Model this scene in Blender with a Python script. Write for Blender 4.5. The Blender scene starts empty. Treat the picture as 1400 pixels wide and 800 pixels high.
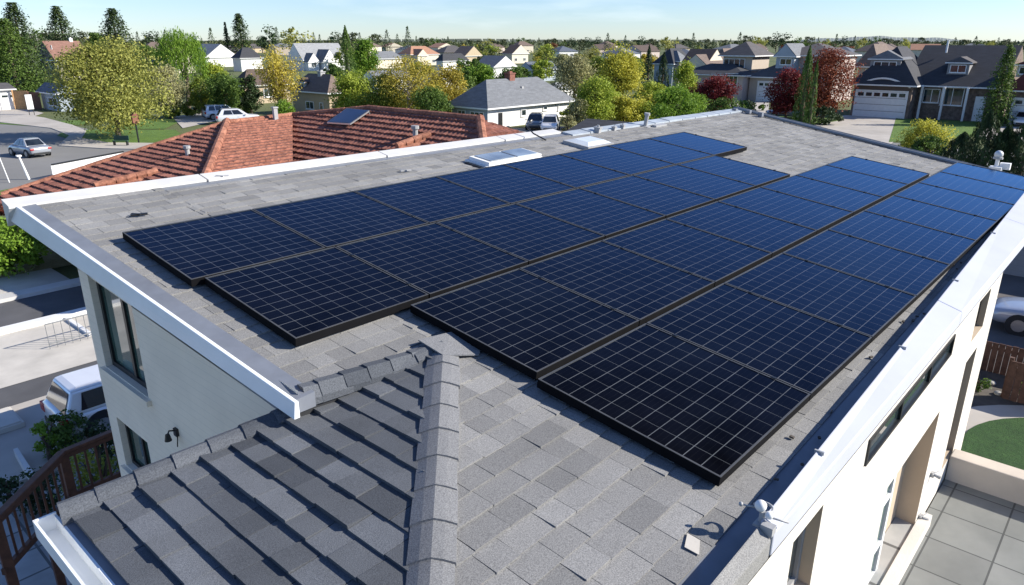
import bpy, math, random
import numpy as np
from mathutils import Vector, Matrix
random.seed(7); rng = np.random.default_rng(7)
R_ = math.radians
scene = bpy.context.scene
COL = scene.collection

# ------------------------------------------------------------------ camera
CAMH = 9.2
FPX = 980.0; PITCH = math.atan((400-56)/FPX); YAW = 0.730
Fv = Vector((math.cos(YAW)*math.cos(PITCH), math.sin(YAW)*math.cos(PITCH), -math.sin(PITCH)))
Rv = Vector((math.sin(YAW), -math.cos(YAW), 0)); Uv = Rv.cross(Fv)
CP = Vector((0, 0, CAMH))
cd = bpy.data.cameras.new('camera'); cam = bpy.data.objects.new('camera', cd); COL.objects.link(cam)
cd.sensor_width = 36; cd.lens = FPX/1400*36; cd.clip_start = .05; cd.clip_end = 20000
M = Matrix((Rv, Uv, -Fv)).transposed().to_4x4(); M.translation = CP
cam.matrix_world = M; scene.camera = cam

# ------------------------------------------------------------------ light
SUN_AZ = -50; SUN_EL = 29          # azimuth measured from +x
sdir = Vector((math.cos(R_(SUN_AZ))*math.cos(R_(SUN_EL)), math.sin(R_(SUN_AZ))*math.cos(R_(SUN_EL)), math.sin(R_(SUN_EL))))
sl = bpy.data.lights.new('sun', 'SUN'); sl.energy = 5.0; sl.angle = R_(.53); sl.color = (1, .94, .84)
so = bpy.data.objects.new('sun', sl); COL.objects.link(so)
so.rotation_euler = (-sdir).to_track_quat('-Z', 'Y').to_euler()
w = bpy.data.worlds.new('World'); scene.world = w; w.use_nodes = True
wn = w.node_tree.nodes; wl = w.node_tree.links; wn.clear()
sky = wn.new('ShaderNodeTexSky'); sky.sky_type = 'NISHITA'; sky.sun_disc = False
sky.sun_elevation = R_(SUN_EL); sky.sun_rotation = math.atan2(sdir.x, sdir.y)
sky.altitude = 600; sky.air_density = 1.0; sky.dust_density = .15; sky.ozone_density = 2.5
bg = wn.new('ShaderNodeBackground'); bg.inputs[1].default_value = .092
wo = wn.new('ShaderNodeOutputWorld')
# thin high cloud wisps near the horizon
tc = wn.new('ShaderNodeTexCoord'); mp = wn.new('ShaderNodeMapping'); mp.inputs['Scale'].default_value = (2.2, 2.2, 14)
nz = wn.new('ShaderNodeTexNoise'); nz.inputs['Scale'].default_value = 2.1; nz.inputs['Detail'].default_value = 6
rp = wn.new('ShaderNodeValToRGB'); rp.color_ramp.elements[0].position = .56; rp.color_ramp.elements[1].position = .82
rp.color_ramp.elements[1].color = (.3, .3, .3, 1)
mx = wn.new('ShaderNodeMixRGB'); mx.inputs[2].default_value = (9, 9.4, 9.8, 1)
wl.new(tc.outputs['Generated'], mp.inputs[0]); wl.new(mp.outputs[0], nz.inputs[0]); wl.new(nz.outputs[0], rp.inputs[0])
wl.new(rp.outputs[0], mx.inputs[0]); tn = wn.new('ShaderNodeMixRGB'); tn.blend_type = 'MULTIPLY'; tn.inputs[0].default_value = 1; tn.inputs[2].default_value = (.76, .88, 1.14, 1); wl.new(sky.outputs[0], tn.inputs[1]); wl.new(tn.outputs[0], mx.inputs[1]); wl.new(mx.outputs[0], bg.inputs[0]); wl.new(bg.outputs[0], wo.inputs[0])
scene.view_settings.view_transform = 'Standard'; scene.view_settings.look = 'None'
scene.view_settings.gamma = 1; scene.view_settings.use_curve_mapping = False
scene.view_settings.exposure = 0.75
scene.render.engine = 'CYCLES'

# ------------------------------------------------------------------ geometry helpers
def ray(u, v): return Fv + Rv*((u-700)/FPX) - Uv*((v-400)/FPX)
def at(u, v, z=0.0):                       # pixel of the photograph -> point at height z
    d = ray(u, v); return CP + d*((z-CAMH)/d.z)
def pr(p):
    X = Vector(p)-CP; d = X.dot(Fv); return 700+FPX*X.dot(Rv)/d, 400-FPX*X.dot(Uv)/d, d
def solve(fn, lo, hi):
    a = fn(lo)
    for _ in range(50):
        m = (lo+hi)/2
        if (fn(m) > 0) == (a > 0): lo = m
        else: hi = m
    return (lo+hi)/2
def rz(v): return 6.2+.1288*v               # height of the main roof plane

class MB:
    def __init__(s): s.v = []; s.f = []; s.t = []; s.m = []
    def face(s, pts, tone=.5, m=0):
        n = len(s.v); s.v += [tuple(p) for p in pts]; s.f.append(tuple(range(n, n+len(pts)))); s.t.append(tone); s.m.append(m)
    def box(s, x0, x1, y0, y1, z0, z1, tone=.5, m=0):
        s.hexa([(x0,y0,z0),(x1,y0,z0),(x1,y1,z0),(x0,y1,z0),(x0,y0,z1),(x1,y0,z1),(x1,y1,z1),(x0,y1,z1)], tone, m)
    def hexa(s, p, tone=.5, m=0):
        n = len(s.v); s.v += [tuple(q) for q in p]
        for f in ((3,2,1,0),(4,5,6,7),(0,1,5,4),(1,2,6,5),(2,3,7,6),(3,0,4,7)):
            s.f.append(tuple(n+i for i in f)); s.t.append(tone); s.m.append(m)
    def prism(s, pts, h, tone=.5, m=0):          # polygon pts (3-D) extruded by vector h
        h = Vector(h); n = len(pts); a = [Vector(p) for p in pts]; b = [p+h for p in a]
        s.face(b, tone, m); s.face(a[::-1], tone, m)
        for i in range(n): j = (i+1) % n; s.face([a[i], a[j], b[j], b[i]], tone, m)
    def beam(s, a, b, wd, hg, up=(0,0,1), tone=.5, m=0):
        a = Vector(a); b = Vector(b); d = (b-a).normalized(); sd = d.cross(Vector(up)).normalized()*wd/2; u = sd.cross(d).normalized()*hg/2
        s.hexa([a-sd-u, a+sd-u, b+sd-u, b-sd-u, a-sd+u, a+sd+u, b+sd+u, b-sd+u], tone, m)
    def tube(s, pts, r, seg=8, tone=.5, cap=True, m=0):
        pts = [Vector(p) for p in pts]; rr = r if isinstance(r, (list, tuple)) else [r]*len(pts)
        base = len(s.v); k = len(pts)
        for i, p in enumerate(pts):
            d = (pts[min(i+1, k-1)]-pts[max(i-1, 0)]).normalized()
            a = d.cross(Vector((0,0,1)) if abs(d.z) < .9 else Vector((1,0,0))).normalized(); b = d.cross(a)
            for j in range(seg):
                an = 2*math.pi*j/seg; s.v.append(tuple(p+a*math.cos(an)*rr[i]+b*math.sin(an)*rr[i]))
        for i in range(k-1):
            for j in range(seg):
                j2 = (j+1) % seg
                s.f.append((base+i*seg+j, base+i*seg+j2, base+(i+1)*seg+j2, base+(i+1)*seg+j)); s.t.append(tone); s.m.append(m)
        if cap:
            s.f.append(tuple(base+j for j in range(seg))[::-1]); s.t.append(tone); s.m.append(m)
            s.f.append(tuple(base+(k-1)*seg+j for j in range(seg))); s.t.append(tone); s.m.append(m)
    def ball(s, c, r, seg=12, rings=8, sc=(1,1,1)):
        c = Vector(c); base = len(s.v)
        for i in range(rings+1):
            th = math.pi*i/rings
            for j in range(seg):
                ph = 2*math.pi*j/seg
                s.v.append((c.x+r*sc[0]*math.sin(th)*math.cos(ph), c.y+r*sc[1]*math.sin(th)*math.sin(ph), c.z+r*sc[2]*math.cos(th)))
        for i in range(rings):
            for j in range(seg):
                j2 = (j+1) % seg
                s.f.append((base+i*seg+j, base+(i+1)*seg+j, base+(i+1)*seg+j2, base+i*seg+j2)); s.t.append(.5); s.m.append(0)

def obj(name, mb, mat, parent=None, world=False, smooth=False, bevel=0):
    me = bpy.data.meshes.new(name); 
    off = Vector(parent.location) if (world and parent) else Vector((0,0,0))
    v = [tuple(Vector(p)-off) for p in mb.v] if off.length else mb.v
    me.from_pydata(v, [], mb.f)
    a = me.attributes.new('tone', 'FLOAT', 'FACE'); a.data.foreach_set('value', mb.t)
    for mm in (mat if isinstance(mat, (list, tuple)) else [mat]): me.materials.append(mm)
    if any(mb.m): me.polygons.foreach_set('material_index', mb.m)
    if smooth: me.polygons.foreach_set('use_smooth', [True]*len(mb.f))
    me.update()
    o = bpy.data.objects.new(name, me); COL.objects.link(o)
    if parent: o.parent = parent
    if bevel:
        b = o.modifiers.new('bevel', 'BEVEL'); b.width = bevel; b.segments = 2; b.limit_method = 'ANGLE'
    return o
def tag(o, label, cat, group=None):
    o['label'] = label; o['category'] = cat
    if group: o['group'] = group
    return o
def thing(name, label, cat, loc=(0,0,0), rot=0, group=None):
    o = bpy.data.objects.new(name, None); COL.objects.link(o); o.empty_display_size = .2
    o.location = loc; o.rotation_euler = (0, 0, rot)
    return tag(o, label, cat, group)
def struct(name, mb, mat): 
    o = obj(name, mb, mat); o['kind'] = 'structure'; return o
def copy_tree(o, parent=None):
    c = o.copy(); COL.objects.link(c)
    if parent: c.parent = parent
    for ch in list(o.children): copy_tree(ch, c)
    return c
ORD = ['first','second','third','fourth','fifth','sixth','seventh','eighth','ninth','tenth','eleventh','twelfth']

# ------------------------------------------------------------------ materials
def nodes(name):
    m = bpy.data.materials.new(name); m.use_nodes = True; nt = m.node_tree
    return m, nt, nt.nodes['Principled BSDF']
def L(nt, a, b): nt.links.new(a, b)
def mix(nt, fac, a, b, mode='MIX'):
    n = nt.nodes.new('ShaderNodeMixRGB'); n.blend_type = mode
    for i, x in ((0, fac), (1, a), (2, b)):
        if hasattr(x, 'links'): L(nt, x, n.inputs[i])
        elif i == 0: n.inputs[0].default_value = x
        else: n.inputs[i].default_value = (*x, 1)
    return n.outputs[0]
def noise(nt, scale, detail=4, coord='Object', rough=.6, stretch=None):
    t = nt.nodes.new('ShaderNodeTexCoord'); n = nt.nodes.new('ShaderNodeTexNoise')
    n.inputs['Scale'].default_value = scale; n.inputs['Detail'].default_value = detail; n.inputs['Roughness'].default_value = rough
    src = t.outputs[coord]
    if stretch:
        mp = nt.nodes.new('ShaderNodeMapping'); mp.inputs['Scale'].default_value = stretch; L(nt, src, mp.inputs[0]); src = mp.outputs[0]
    L(nt, src, n.inputs[0]); return n.outputs[0]
def ramp(nt, src, p0, p1, c0=(0,0,0), c1=(1,1,1)):
    r = nt.nodes.new('ShaderNodeValToRGB'); e = r.color_ramp.elements
    e[0].position = p0; e[1].position = p1; e[0].color = (*c0, 1); e[1].color = (*c1, 1); L(nt, src, r.inputs[0]); return r.outputs[0]
def math_(nt, op, a, b=None, c=None):
    n = nt.nodes.new('ShaderNodeMath'); n.operation = op
    for i, x in enumerate((a, b, c)):
        if x is None: continue
        if hasattr(x, 'links'): L(nt, x, n.inputs[i])
        else: n.inputs[i].default_value = x
    return n.outputs[0]
def bump(nt, b, h, strength, dist=.01):
    n = nt.nodes.new('ShaderNodeBump'); n.inputs['Strength'].default_value = strength; n.inputs['Distance'].default_value = dist
    L(nt, h, n.inputs['Height']); L(nt, n.outputs[0], b.inputs['Normal'])
def sc(c, k): return tuple(min(1, x*k) for x in c)

def simple(name, col, rough=.6, var=.15, vs=3, metal=0, bs=0, bscale=60, dirt=0, coat=0):
    m, nt, b = nodes(name)
    n = ramp(nt, noise(nt, vs), .3, .7)
    c = mix(nt, n, sc(col, 1-var), sc(col, 1+var))
    if dirt: c = mix(nt, math_(nt, 'MULTIPLY', ramp(nt, noise(nt, vs*.37, 6), .5, .75), dirt), c, (.09, .08, .065))
    L(nt, c, b.inputs['Base Color']); b.inputs['Roughness'].default_value = rough; b.inputs['Metallic'].default_value = metal
    if coat: b.inputs['Coat Weight'].default_value = coat
    if bs: bump(nt, b, noise(nt, bscale, 3), bs)
    return m
def toned(name, dark, light, rough=.9, gran=None, big=.25, bs=.5, bscale=120, patch=None):
    """colour picked per shingle / tile by the mesh attribute tone, with granules and blotches"""
    m, nt, b = nodes(name)
    a = nt.nodes.new('ShaderNodeAttribute'); a.attribute_name = 'tone'
    c = mix(nt, a.outputs['Fac'], dark, light)
    bl = ramp(nt, noise(nt, 1.3, 5), .3, .72)
    c = mix(nt, bl, c, mix(nt, 1.0, c, (1-big, 1-big, 1-big), 'MULTIPLY'))
    if gran:
        g = noise(nt, gran, 2, rough=.8)
        c = mix(nt, ramp(nt, g, .35, .65), mix(nt, 1.0, c, (.68,.68,.69), 'MULTIPLY'), mix(nt, 1.0, c, (1.30,1.29,1.28), 'MULTIPLY'))
        bump(nt, b, g, bs, .004)
    if patch: c = mix(nt, math_(nt, 'MULTIPLY', ramp(nt, noise(nt, .8, 6), .55, .72), .5), c, patch)
    L(nt, c, b.inputs['Base Color']); b.inputs['Roughness'].default_value = rough; b.inputs['Specular IOR Level'].default_value = .3
    return m
def roofmat(name, col, band=.35, var=.2):
    """distant shingle roof: courses as bands of height"""
    m, nt, b = nodes(name)
    t = nt.nodes.new('ShaderNodeTexCoord'); s = nt.nodes.new('ShaderNodeSeparateXYZ'); L(nt, t.outputs['Object'], s.inputs[0])
    fr = math_(nt, 'FRACT', math_(nt, 'DIVIDE', s.outputs['Z'], band*.42)); ln = math_(nt, 'LESS_THAN', fr, .22)
    c = mix(nt, ramp(nt, noise(nt, 1.1, 6, stretch=(1,1,5)), .3, .7), sc(col, 1-var), sc(col, 1+var))
    c = mix(nt, ramp(nt, noise(nt, 9, 3, stretch=(1,1,3)), .35, .65), c, mix(nt, 1., c, (.7,.7,.7), 'MULTIPLY'))
    c = mix(nt, math_(nt, 'MULTIPLY', ln, .45), c, sc(col, .4))
    L(nt, c, b.inputs['Base Color']); b.inputs['Roughness'].default_value = .9
    return m
def wallmat(name, col, board=.22, var=.06, dirt=.15):
    m, nt, b = nodes(name)
    t = nt.nodes.new('ShaderNodeTexCoord'); s = nt.nodes.new('ShaderNodeSeparateXYZ'); L(nt, t.outputs['Object'], s.inputs[0])
    fr = math_(nt, 'FRACT', math_(nt, 'DIVIDE', s.outputs['Z'], board))
    c = mix(nt, ramp(nt, noise(nt, 2.3, 5), .3, .7), sc(col, 1-var), sc(col, 1+var))
    c = mix(nt, math_(nt, 'MULTIPLY', ramp(nt, noise(nt, .7, 7), .5, .8), dirt), c, (.16,.14,.11))
    c = mix(nt, math_(nt, 'MULTIPLY', math_(nt, 'LESS_THAN', fr, .07), .25), c, sc(col, .55))
    L(nt, c, b.inputs['Base Color']); b.inputs['Roughness'].default_value = .8
    bump(nt, b, fr, .25, .012)
    return m
def leafmat(name, a, bcol, tr=.35):
    a = sc(a, 1.2); bcol = sc(bcol, 1.12)
    m, nt, b = nodes(name)
    at_ = nt.nodes.new('ShaderNodeAttribute'); at_.attribute_name = 'tone'
    oi = nt.nodes.new('ShaderNodeObjectInfo')
    c = mix(nt, at_.outputs['Fac'], a, bcol)
    c = mix(nt, math_(nt, 'MULTIPLY', oi.outputs['Random'], .35), c, mix(nt, 1., c, (.62,.75,.6), 'MULTIPLY'))
    L(nt, c, b.inputs['Base Color']); b.inputs['Roughness'].default_value = .65; b.inputs['Specular IOR Level'].default_value = .3
    t = nt.nodes.new('ShaderNodeBsdfTranslucent'); L(nt, c, t.inputs[0])
    ms = nt.nodes.new('ShaderNodeMixShader'); ms.inputs[0].default_value = tr
    out = nt.nodes['Material Output']; L(nt, b.outputs[0], ms.inputs[1]); L(nt, t.outputs[0], ms.inputs[2]); L(nt, ms.outputs[0], out.inputs[0])
    return m
def glassmat(name, col=(.03,.045,.05), rough=.04):
    m, nt, b = nodes(name)
    c = mix(nt, ramp(nt, noise(nt, .9, 3), .35, .65), sc(col,.5), sc(col,1.6))
    L(nt, c, b.inputs['Base Color']); b.inputs['Roughness'].default_value = rough; b.inputs['IOR'].default_value = 1.6
    b.inputs['Coat Weight'].default_value = .6; b.inputs['Coat Roughness'].default_value = .02
    return m

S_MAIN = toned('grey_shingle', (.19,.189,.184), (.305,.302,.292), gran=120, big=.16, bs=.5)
S_WING = toned('charcoal_shingle', (.065,.072,.083), (.155,.167,.185), gran=150, big=.3, bs=.6)  # left hip face: its shade is put into the darker shingle colour
S_CAP = toned('ridge_cap_shingle', (.165,.168,.174), (.235,.238,.242), gran=110, big=.15, bs=.5)
TILE = toned('clay_tile', (.19,.078,.058), (.28,.118,.085), rough=.85, gran=3, big=.12, bs=.15)
TILECAP = toned('clay_ridge_tile', (.26,.11,.07), (.40,.18,.115), rough=.85, gran=6, big=.2, bs=.3)
WHITE = simple('white_stucco', (.66,.62,.555), .85, .06, 1.2, bs=.4, bscale=45, dirt=.14)
WSIDE = wallmat('pale_siding', (.85,.75,.61), .085, dirt=.06)
FASCIA = simple('painted_metal_fascia', (.84,.86,.86), .35, .05, 2, dirt=.12)
FLASH = simple('pale_flashing', (.60,.59,.57), .5, .07, 1.5, dirt=.25)
DRIP = simple('grey_flashing', (.17,.185,.215), .55, .12, 4, dirt=.2)
DARKM = simple('black_frame_metal', (.012,.013,.015), .4, .2, 5)
PFRAME = simple('anodised_frame', (.06,.06,.06), .45, .2, 5)
PSIDE = simple('black_frame_side', (.006,.006,.007), .9, .2, 5); PSIDE.node_tree.nodes['Principled BSDF'].inputs['Specular IOR Level'].default_value = .1
ALU = simple('bare_aluminium', (.5,.5,.5), .35, .1, 8, metal=.8)
RUBBER = simple('dark_rubber', (.02,.021,.023), .7, .2, 5)
GLASS = glassmat('window_glass'); GREENGL = glassmat('green_window_glass', (.05,.10,.085)); CARGL = glassmat('car_glass', (.012,.016,.02))
TAN = simple('tan_stucco', (.50,.40,.29), .8, .07, 2)
WHITEP = simple('white_paint', (.75,.75,.74), .5, .05, 3)
GREYP = simple('grey_plastic', (.35,.35,.35), .5, .1, 8)
WOOD = simple('red_brown_wood', (.13,.05,.025), .6, .3, 9, bs=.3)
FENCEW = simple('brown_fence_wood', (.12,.06,.04), .8, .35, 6)
TANW = simple('tan_fence_wood', (.45,.26,.12), .8, .2, 4)
CONC = simple('pale_concrete', (.50,.47,.42), .85, .12, 1.1, bs=.2, bscale=30, dirt=.3)
CONC2 = simple('driveway_concrete', (.42,.385,.34), .9, .12, .5, dirt=.3)
ASPH = simple('asphalt', (.085,.085,.09), .9, .2, .6, bs=.3, bscale=60, dirt=.15)
ASPH2 = simple('worn_asphalt', (.20,.195,.185), .9, .12, .12, dirt=.3)
BARK = simple('bark', (.10,.075,.055), .9, .3, 6)
PALEBARK = simple('pale_bark', (.28,.24,.19), .9, .2, 6)
STONE = simple('brown_stone_veneer', (.17,.125,.10), .9, .55, 2.5)
BRICK = simple('red_brick', (.22,.085,.06), .85, .3, 4)

def grassmat(name, a, b_, s=.5):
    m, nt, b = nodes(name)
    c = mix(nt, ramp(nt, noise(nt, s, 8, rough=.7), .3, .7), a, b_)
    c = mix(nt, ramp(nt, noise(nt, 12, 4, rough=.8), .35, .65), mix(nt, 1., c, (.6,.6,.6), 'MULTIPLY'), c)
    L(nt, c, b.inputs['Base Color']); b.inputs['Roughness'].default_value = .95
    bump(nt, b, noise(nt, 20, 4, rough=.8), .8, .05)
    return m
LAWN = grassmat('lawn_grass', (.07,.15,.015), (.15,.25,.03))
GROUND = grassmat('rough_ground', (.06,.10,.02), (.17,.18,.06), .03)
DARKLAWN = grassmat('dark_lawn_grass', (.02,.07,.01), (.04,.11,.018), 2)  # shade over the side garden put into a darker green
DRYGRASS = grassmat('dry_grass', (.30,.26,.10), (.42,.36,.2), 1.2)

def tiles_mat(name, col, size, joint=.03, var=.2):
    m, nt, b = nodes(name)
    t = nt.nodes.new('ShaderNodeTexCoord'); s = nt.nodes.new('ShaderNodeTexBrick'); s.offset = 0
    mp = nt.nodes.new('ShaderNodeMapping'); mp.inputs['Scale'].default_value = (1/size, 1/size, 1); L(nt, t.outputs['Object'], mp.inputs[0])
    L(nt, mp.outputs[0], s.inputs['Vector']); s.inputs['Scale'].default_value = 1
    s.inputs['Brick Width'].default_value = 1; s.inputs['Row Height'].default_value = 1; s.inputs['Mortar Size'].default_value = joint/size/2
    s.inputs['Color1'].default_value = (*sc(col,1-var),1); s.inputs['Color2'].default_value = (*sc(col,1+var),1); s.inputs['Mortar'].default_value = (*sc(col,.35),1)
    c = mix(nt, ramp(nt, noise(nt, 2, 6), .3, .7), s.outputs[0], mix(nt, 1., s.outputs[0], (.75,.76,.76), 'MULTIPLY'))
    L(nt, c, b.inputs['Base Color']); b.inputs['Roughness'].default_value = .6
    bump(nt, b, s.outputs[1], -.3, .01)
    return m
TERR = tiles_mat('terrace_tile', (.22,.225,.21), .66, .022, .12)
PAVER = tiles_mat('grey_paver', (.36,.36,.35), .8, .05, .2)

# solar glass: dark cells, thin silver gridlines
def solarmat(cw, ch, lw, fr):
    m, nt, b = nodes('solar_cells')
    t = nt.nodes.new('ShaderNodeTexCoord'); s = nt.nodes.new('ShaderNodeSeparateXYZ'); L(nt, t.outputs['Object'], s.inputs[0])
    def ln(o, c, wd):
        f = math_(nt, 'FRACT', math_(nt, 'DIVIDE', math_(nt, 'SUBTRACT', o, fr), c)); f = math_(nt, 'ABSOLUTE', math_(nt, 'SUBTRACT', f, .5))
        return math_(nt, 'GREATER_THAN', f, .5-wd/c/2)
    nv = noise(nt, 1.6, 3)
    a = ln(s.outputs['Y'], ch, lw*1.25); c_ = ln(s.outputs['X'], cw, lw*.9)
    bb = math_(nt, 'MULTIPLY', ln(s.outputs['Y'], ch/3, lw*.22), .12)
    f = math_(nt, 'MAXIMUM', math_(nt, 'MAXIMUM', a, math_(nt, 'MULTIPLY', c_, .8)), bb)
    f = math_(nt, 'MULTIPLY', f, ramp(nt, noise(nt, 3.1, 4), .2, .6, (.45,)*3, (1,)*3))
    cell = mix(nt, ramp(nt, nv, .35, .65), (.002,.0023,.004), (.004,.005,.009))
    L(nt, mix(nt, f, cell, (.125,.135,.145)), b.inputs['Base Color']); b.inputs['Roughness'].default_value = .6; b.inputs['Specular IOR Level'].default_value = 0
    gl = nt.nodes.new('ShaderNodeBsdfGlossy'); gl.inputs['Color'].default_value = (.40,.63,.92,1)   # blue anti-reflection coating
    L(nt, ramp(nt, noise(nt, 2.2, 6), .3, .8, (.08,)*3, (.20,)*3), gl.inputs['Roughness'])
    fr_ = nt.nodes.new('ShaderNodeFresnel'); fr_.inputs[0].default_value = 1.38
    bp = nt.nodes.new('ShaderNodeBump'); bp.inputs['Strength'].default_value = .05; bp.inputs['Distance'].default_value = .01; L(nt, noise(nt, 9, 3), bp.inputs['Height']); L(nt, bp.outputs[0], gl.inputs['Normal'])
    ms = nt.nodes.new('ShaderNodeMixShader'); L(nt, math_(nt, 'MULTIPLY', math_(nt, 'MAXIMUM', math_(nt, 'SUBTRACT', fr_.outputs[0], .054), 0), 1.3), ms.inputs[0]); L(nt, b.outputs[0], ms.inputs[1]); L(nt, gl.outputs[0], ms.inputs[2]); L(nt, ms.outputs[0], nt.nodes['Material Output'].inputs[0])
    return m

# ------------------------------------------------------------------ stepped shingle courses
def clip(poly, a, b, c):                   # keep a*s+b*t+c>=0
    out = []
    for i in range(len(poly)):
        p, q = poly[i], poly[(i+1) % len(poly)]; dp = a*p[0]+b*p[1]+c; dq = a*q[0]+b*q[1]+c
        if dp >= 0: out.append(p)
        if (dp >= 0) != (dq >= 0):
            k = dp/(dp-dq); out.append((p[0]+(q[0]-p[0])*k, p[1]+(q[1]-p[1])*k))
    return out
def courses(mb, O, S, T, poly, e, wd, th, jt=.3, crown=0, gap=.004, tj=.5, clump=.5, back=.0):
    """overlapping courses on the plane O + s*S + t*T, kept inside the convex polygon poly (s,t)"""
    O = Vector(O); S = Vector(S).normalized(); T = Vector(T).normalized(); N = S.cross(T).normalized()
    if N.z < 0: N = -N
    ar = sum(poly[i][0]*poly[(i+1) % len(poly)][1]-poly[(i+1) % len(poly)][0]*poly[i][1] for i in range(len(poly)))
    if ar < 0: poly = poly[::-1]
    hp = []
    for i in range(len(poly)):
        p, q = poly[i], poly[(i+1) % len(poly)]; hp.append((-(q[1]-p[1]), q[0]-p[0], (q[1]-p[1])*p[0]-(q[0]-p[0])*p[1]))
    s0, s1 = min(p[0] for p in poly), max(p[0] for p in poly); t0, t1 = min(p[1] for p in poly), max(p[1] for p in poly)
    flip = S.cross(T).z < 0
    t = t0 - random.random()*e*.3; 
    while t < t1:
        s = s0 - random.random()*wd; ct = random.gauss(.5, .1)
        while s < s1:
            w_ = wd*(1+random.uniform(-jt, jt)); k = th*(1+random.uniform(-tj, tj)); tn = min(1, max(0, ct+random.gauss(0, clump*.42)))
            jd = random.uniform(-1, 1)*e*.03
            rects = [(s+gap/2, s+w_-gap/2)] if not crown else [(s, s+w_/2), (s+w_/2, s+w_)]
            for ri, (a, b) in enumerate(rects):
                pl = [(a, t+jd), (b, t+jd), (b, t+e+e*.1), (a, t+e+e*.1)]
                for h in hp:
                    pl = clip(pl, *h)
                    if len(pl) < 3: break
                if len(pl) < 3: continue
                def H(p):
                    z = k*(1-(p[1]-t-jd)/(e*1.1))+.001
                    if crown: z += crown*(1-abs(p[0]-(s+w_/2))/(w_/2))
                    return z
                top = [O+S*p[0]+T*p[1]+N*(H(p)+back) for p in pl]; bot = [O+S*p[0]+T*p[1]-N*.0 for p in pl]
                if flip: top = top[::-1]; bot = bot[::-1]
                mb.face(top, tn)
                n = len(top)
                for i in range(n):
                    j = (i+1) % n; mb.face([bot[i], bot[j], top[j], top[i]], tn*.9)
            s += w_
        t += e

def onroofpx(u, v):
    d = ray(u, v); t = (6.2-CAMH)/(d.z-.1288*d.y); return (d.x*t, d.y*t)
# ------------------------------------------------------------------ the main house
HX, HY = 8.0, 5.0
house_ = thing('modern_house', 'white stucco house with long grey shingle roof covered in solar panels', 'house', (HX, HY, 0))
AP = Vector((3.79, 4.17, rz(4.17)))            # apex of the front hip
BH = Vector((.93, 4.66, AP.z-.1288*(3.79-.93)))   # back hip end
ridge_y = lambda x: 9.66-.02*(x-2.2) if x < 11.91 else 9.24-.022*(x-12)
farx = lambda y: 18.52+(y-3.41)*.2156
low_y = lambda x: 1.23+.033*(x-3) if x > 3 else 1.23
SL = math.sqrt(1+.1288**2)
# structural deck under the shingles
d = MB()
def P3(x, y, dz=0): return (x, y, rz(y)+dz)
deck = [P3(2.40,4.32), P3(3.79,4.17), P3(.95,1.30), P3(3,1.2), P3(18.2,1.6), P3(farx(9.05),9.06), P3(12,9.26), P3(11.9,9.5), P3(2.22,9.72)]
n = len(deck); top = [Vector(p)-Vector((0,0,.004)) for p in deck]; bot = [Vector(p)-Vector((0,0,.2)) for p in deck]
tri = [(0,1,8), (1,7,8), (1,6,7), (1,5,6), (1,4,5), (1,3,4), (1,2,3)]
for a,b,c in tri: d.face([top[a], top[b], top[c]]); d.face([bot[c], bot[b], bot[a]])
for i in range(n): j = (i+1) % n; d.face([bot[i], bot[j], top[j], top[i]])
roof = obj('roof', d, DRIP, house_, True)
e_ = MB(); e_.prism([P3(2.42,4.30,-.002), P3(3.7,4.165,-.002), P3(3.7,4.15,-.002), P3(2.42,4.285,-.002)], (0,0,-.19)); obj('roof_edge', e_, RUBBER, house_, True)  # near-black strip: shadow gap below the deck edge put in as colour
sh = MB()
Tm = (0, 1, .1288)
def toST(poly): return [(x, y*SL) for x, y in poly]
O0 = (0, 0, rz(0))
courses(sh, O0, (1,0,0), Tm, toST([(3.79,1.45),(17.9,1.75),(farx(8.9)-.12,8.9),(11.9,9.1),(3.79,9.46)]), .185*SL, .25, .010, clump=.5)
courses(sh, O0, (1,0,0), Tm, toST([(2.56,4.33),(3.79,4.165),(3.79,9.46),(2.38,9.50)]), .185*SL, .25, .010, clump=.5)
obj('shingle_field', sh, S_MAIN, house_, True)
sh = MB()
courses(sh, O0, (1,0,0), Tm, toST([(3.79,4.15),(1.30,1.43),(3.79,1.45)]), .185*SL, .26, .012, clump=.5)
obj('front_shingle_field', sh, S_MAIN, house_, True)
# left hip face (slopes to -x)
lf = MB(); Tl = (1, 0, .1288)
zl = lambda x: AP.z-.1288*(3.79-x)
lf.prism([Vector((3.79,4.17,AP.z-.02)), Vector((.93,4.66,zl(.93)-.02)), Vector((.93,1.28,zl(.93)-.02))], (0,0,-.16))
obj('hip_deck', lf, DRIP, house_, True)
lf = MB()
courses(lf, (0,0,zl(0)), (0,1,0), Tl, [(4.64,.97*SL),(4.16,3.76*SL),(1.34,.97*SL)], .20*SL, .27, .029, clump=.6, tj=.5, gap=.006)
obj('hip_shingle_field', lf, S_WING, house_, True)
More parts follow.
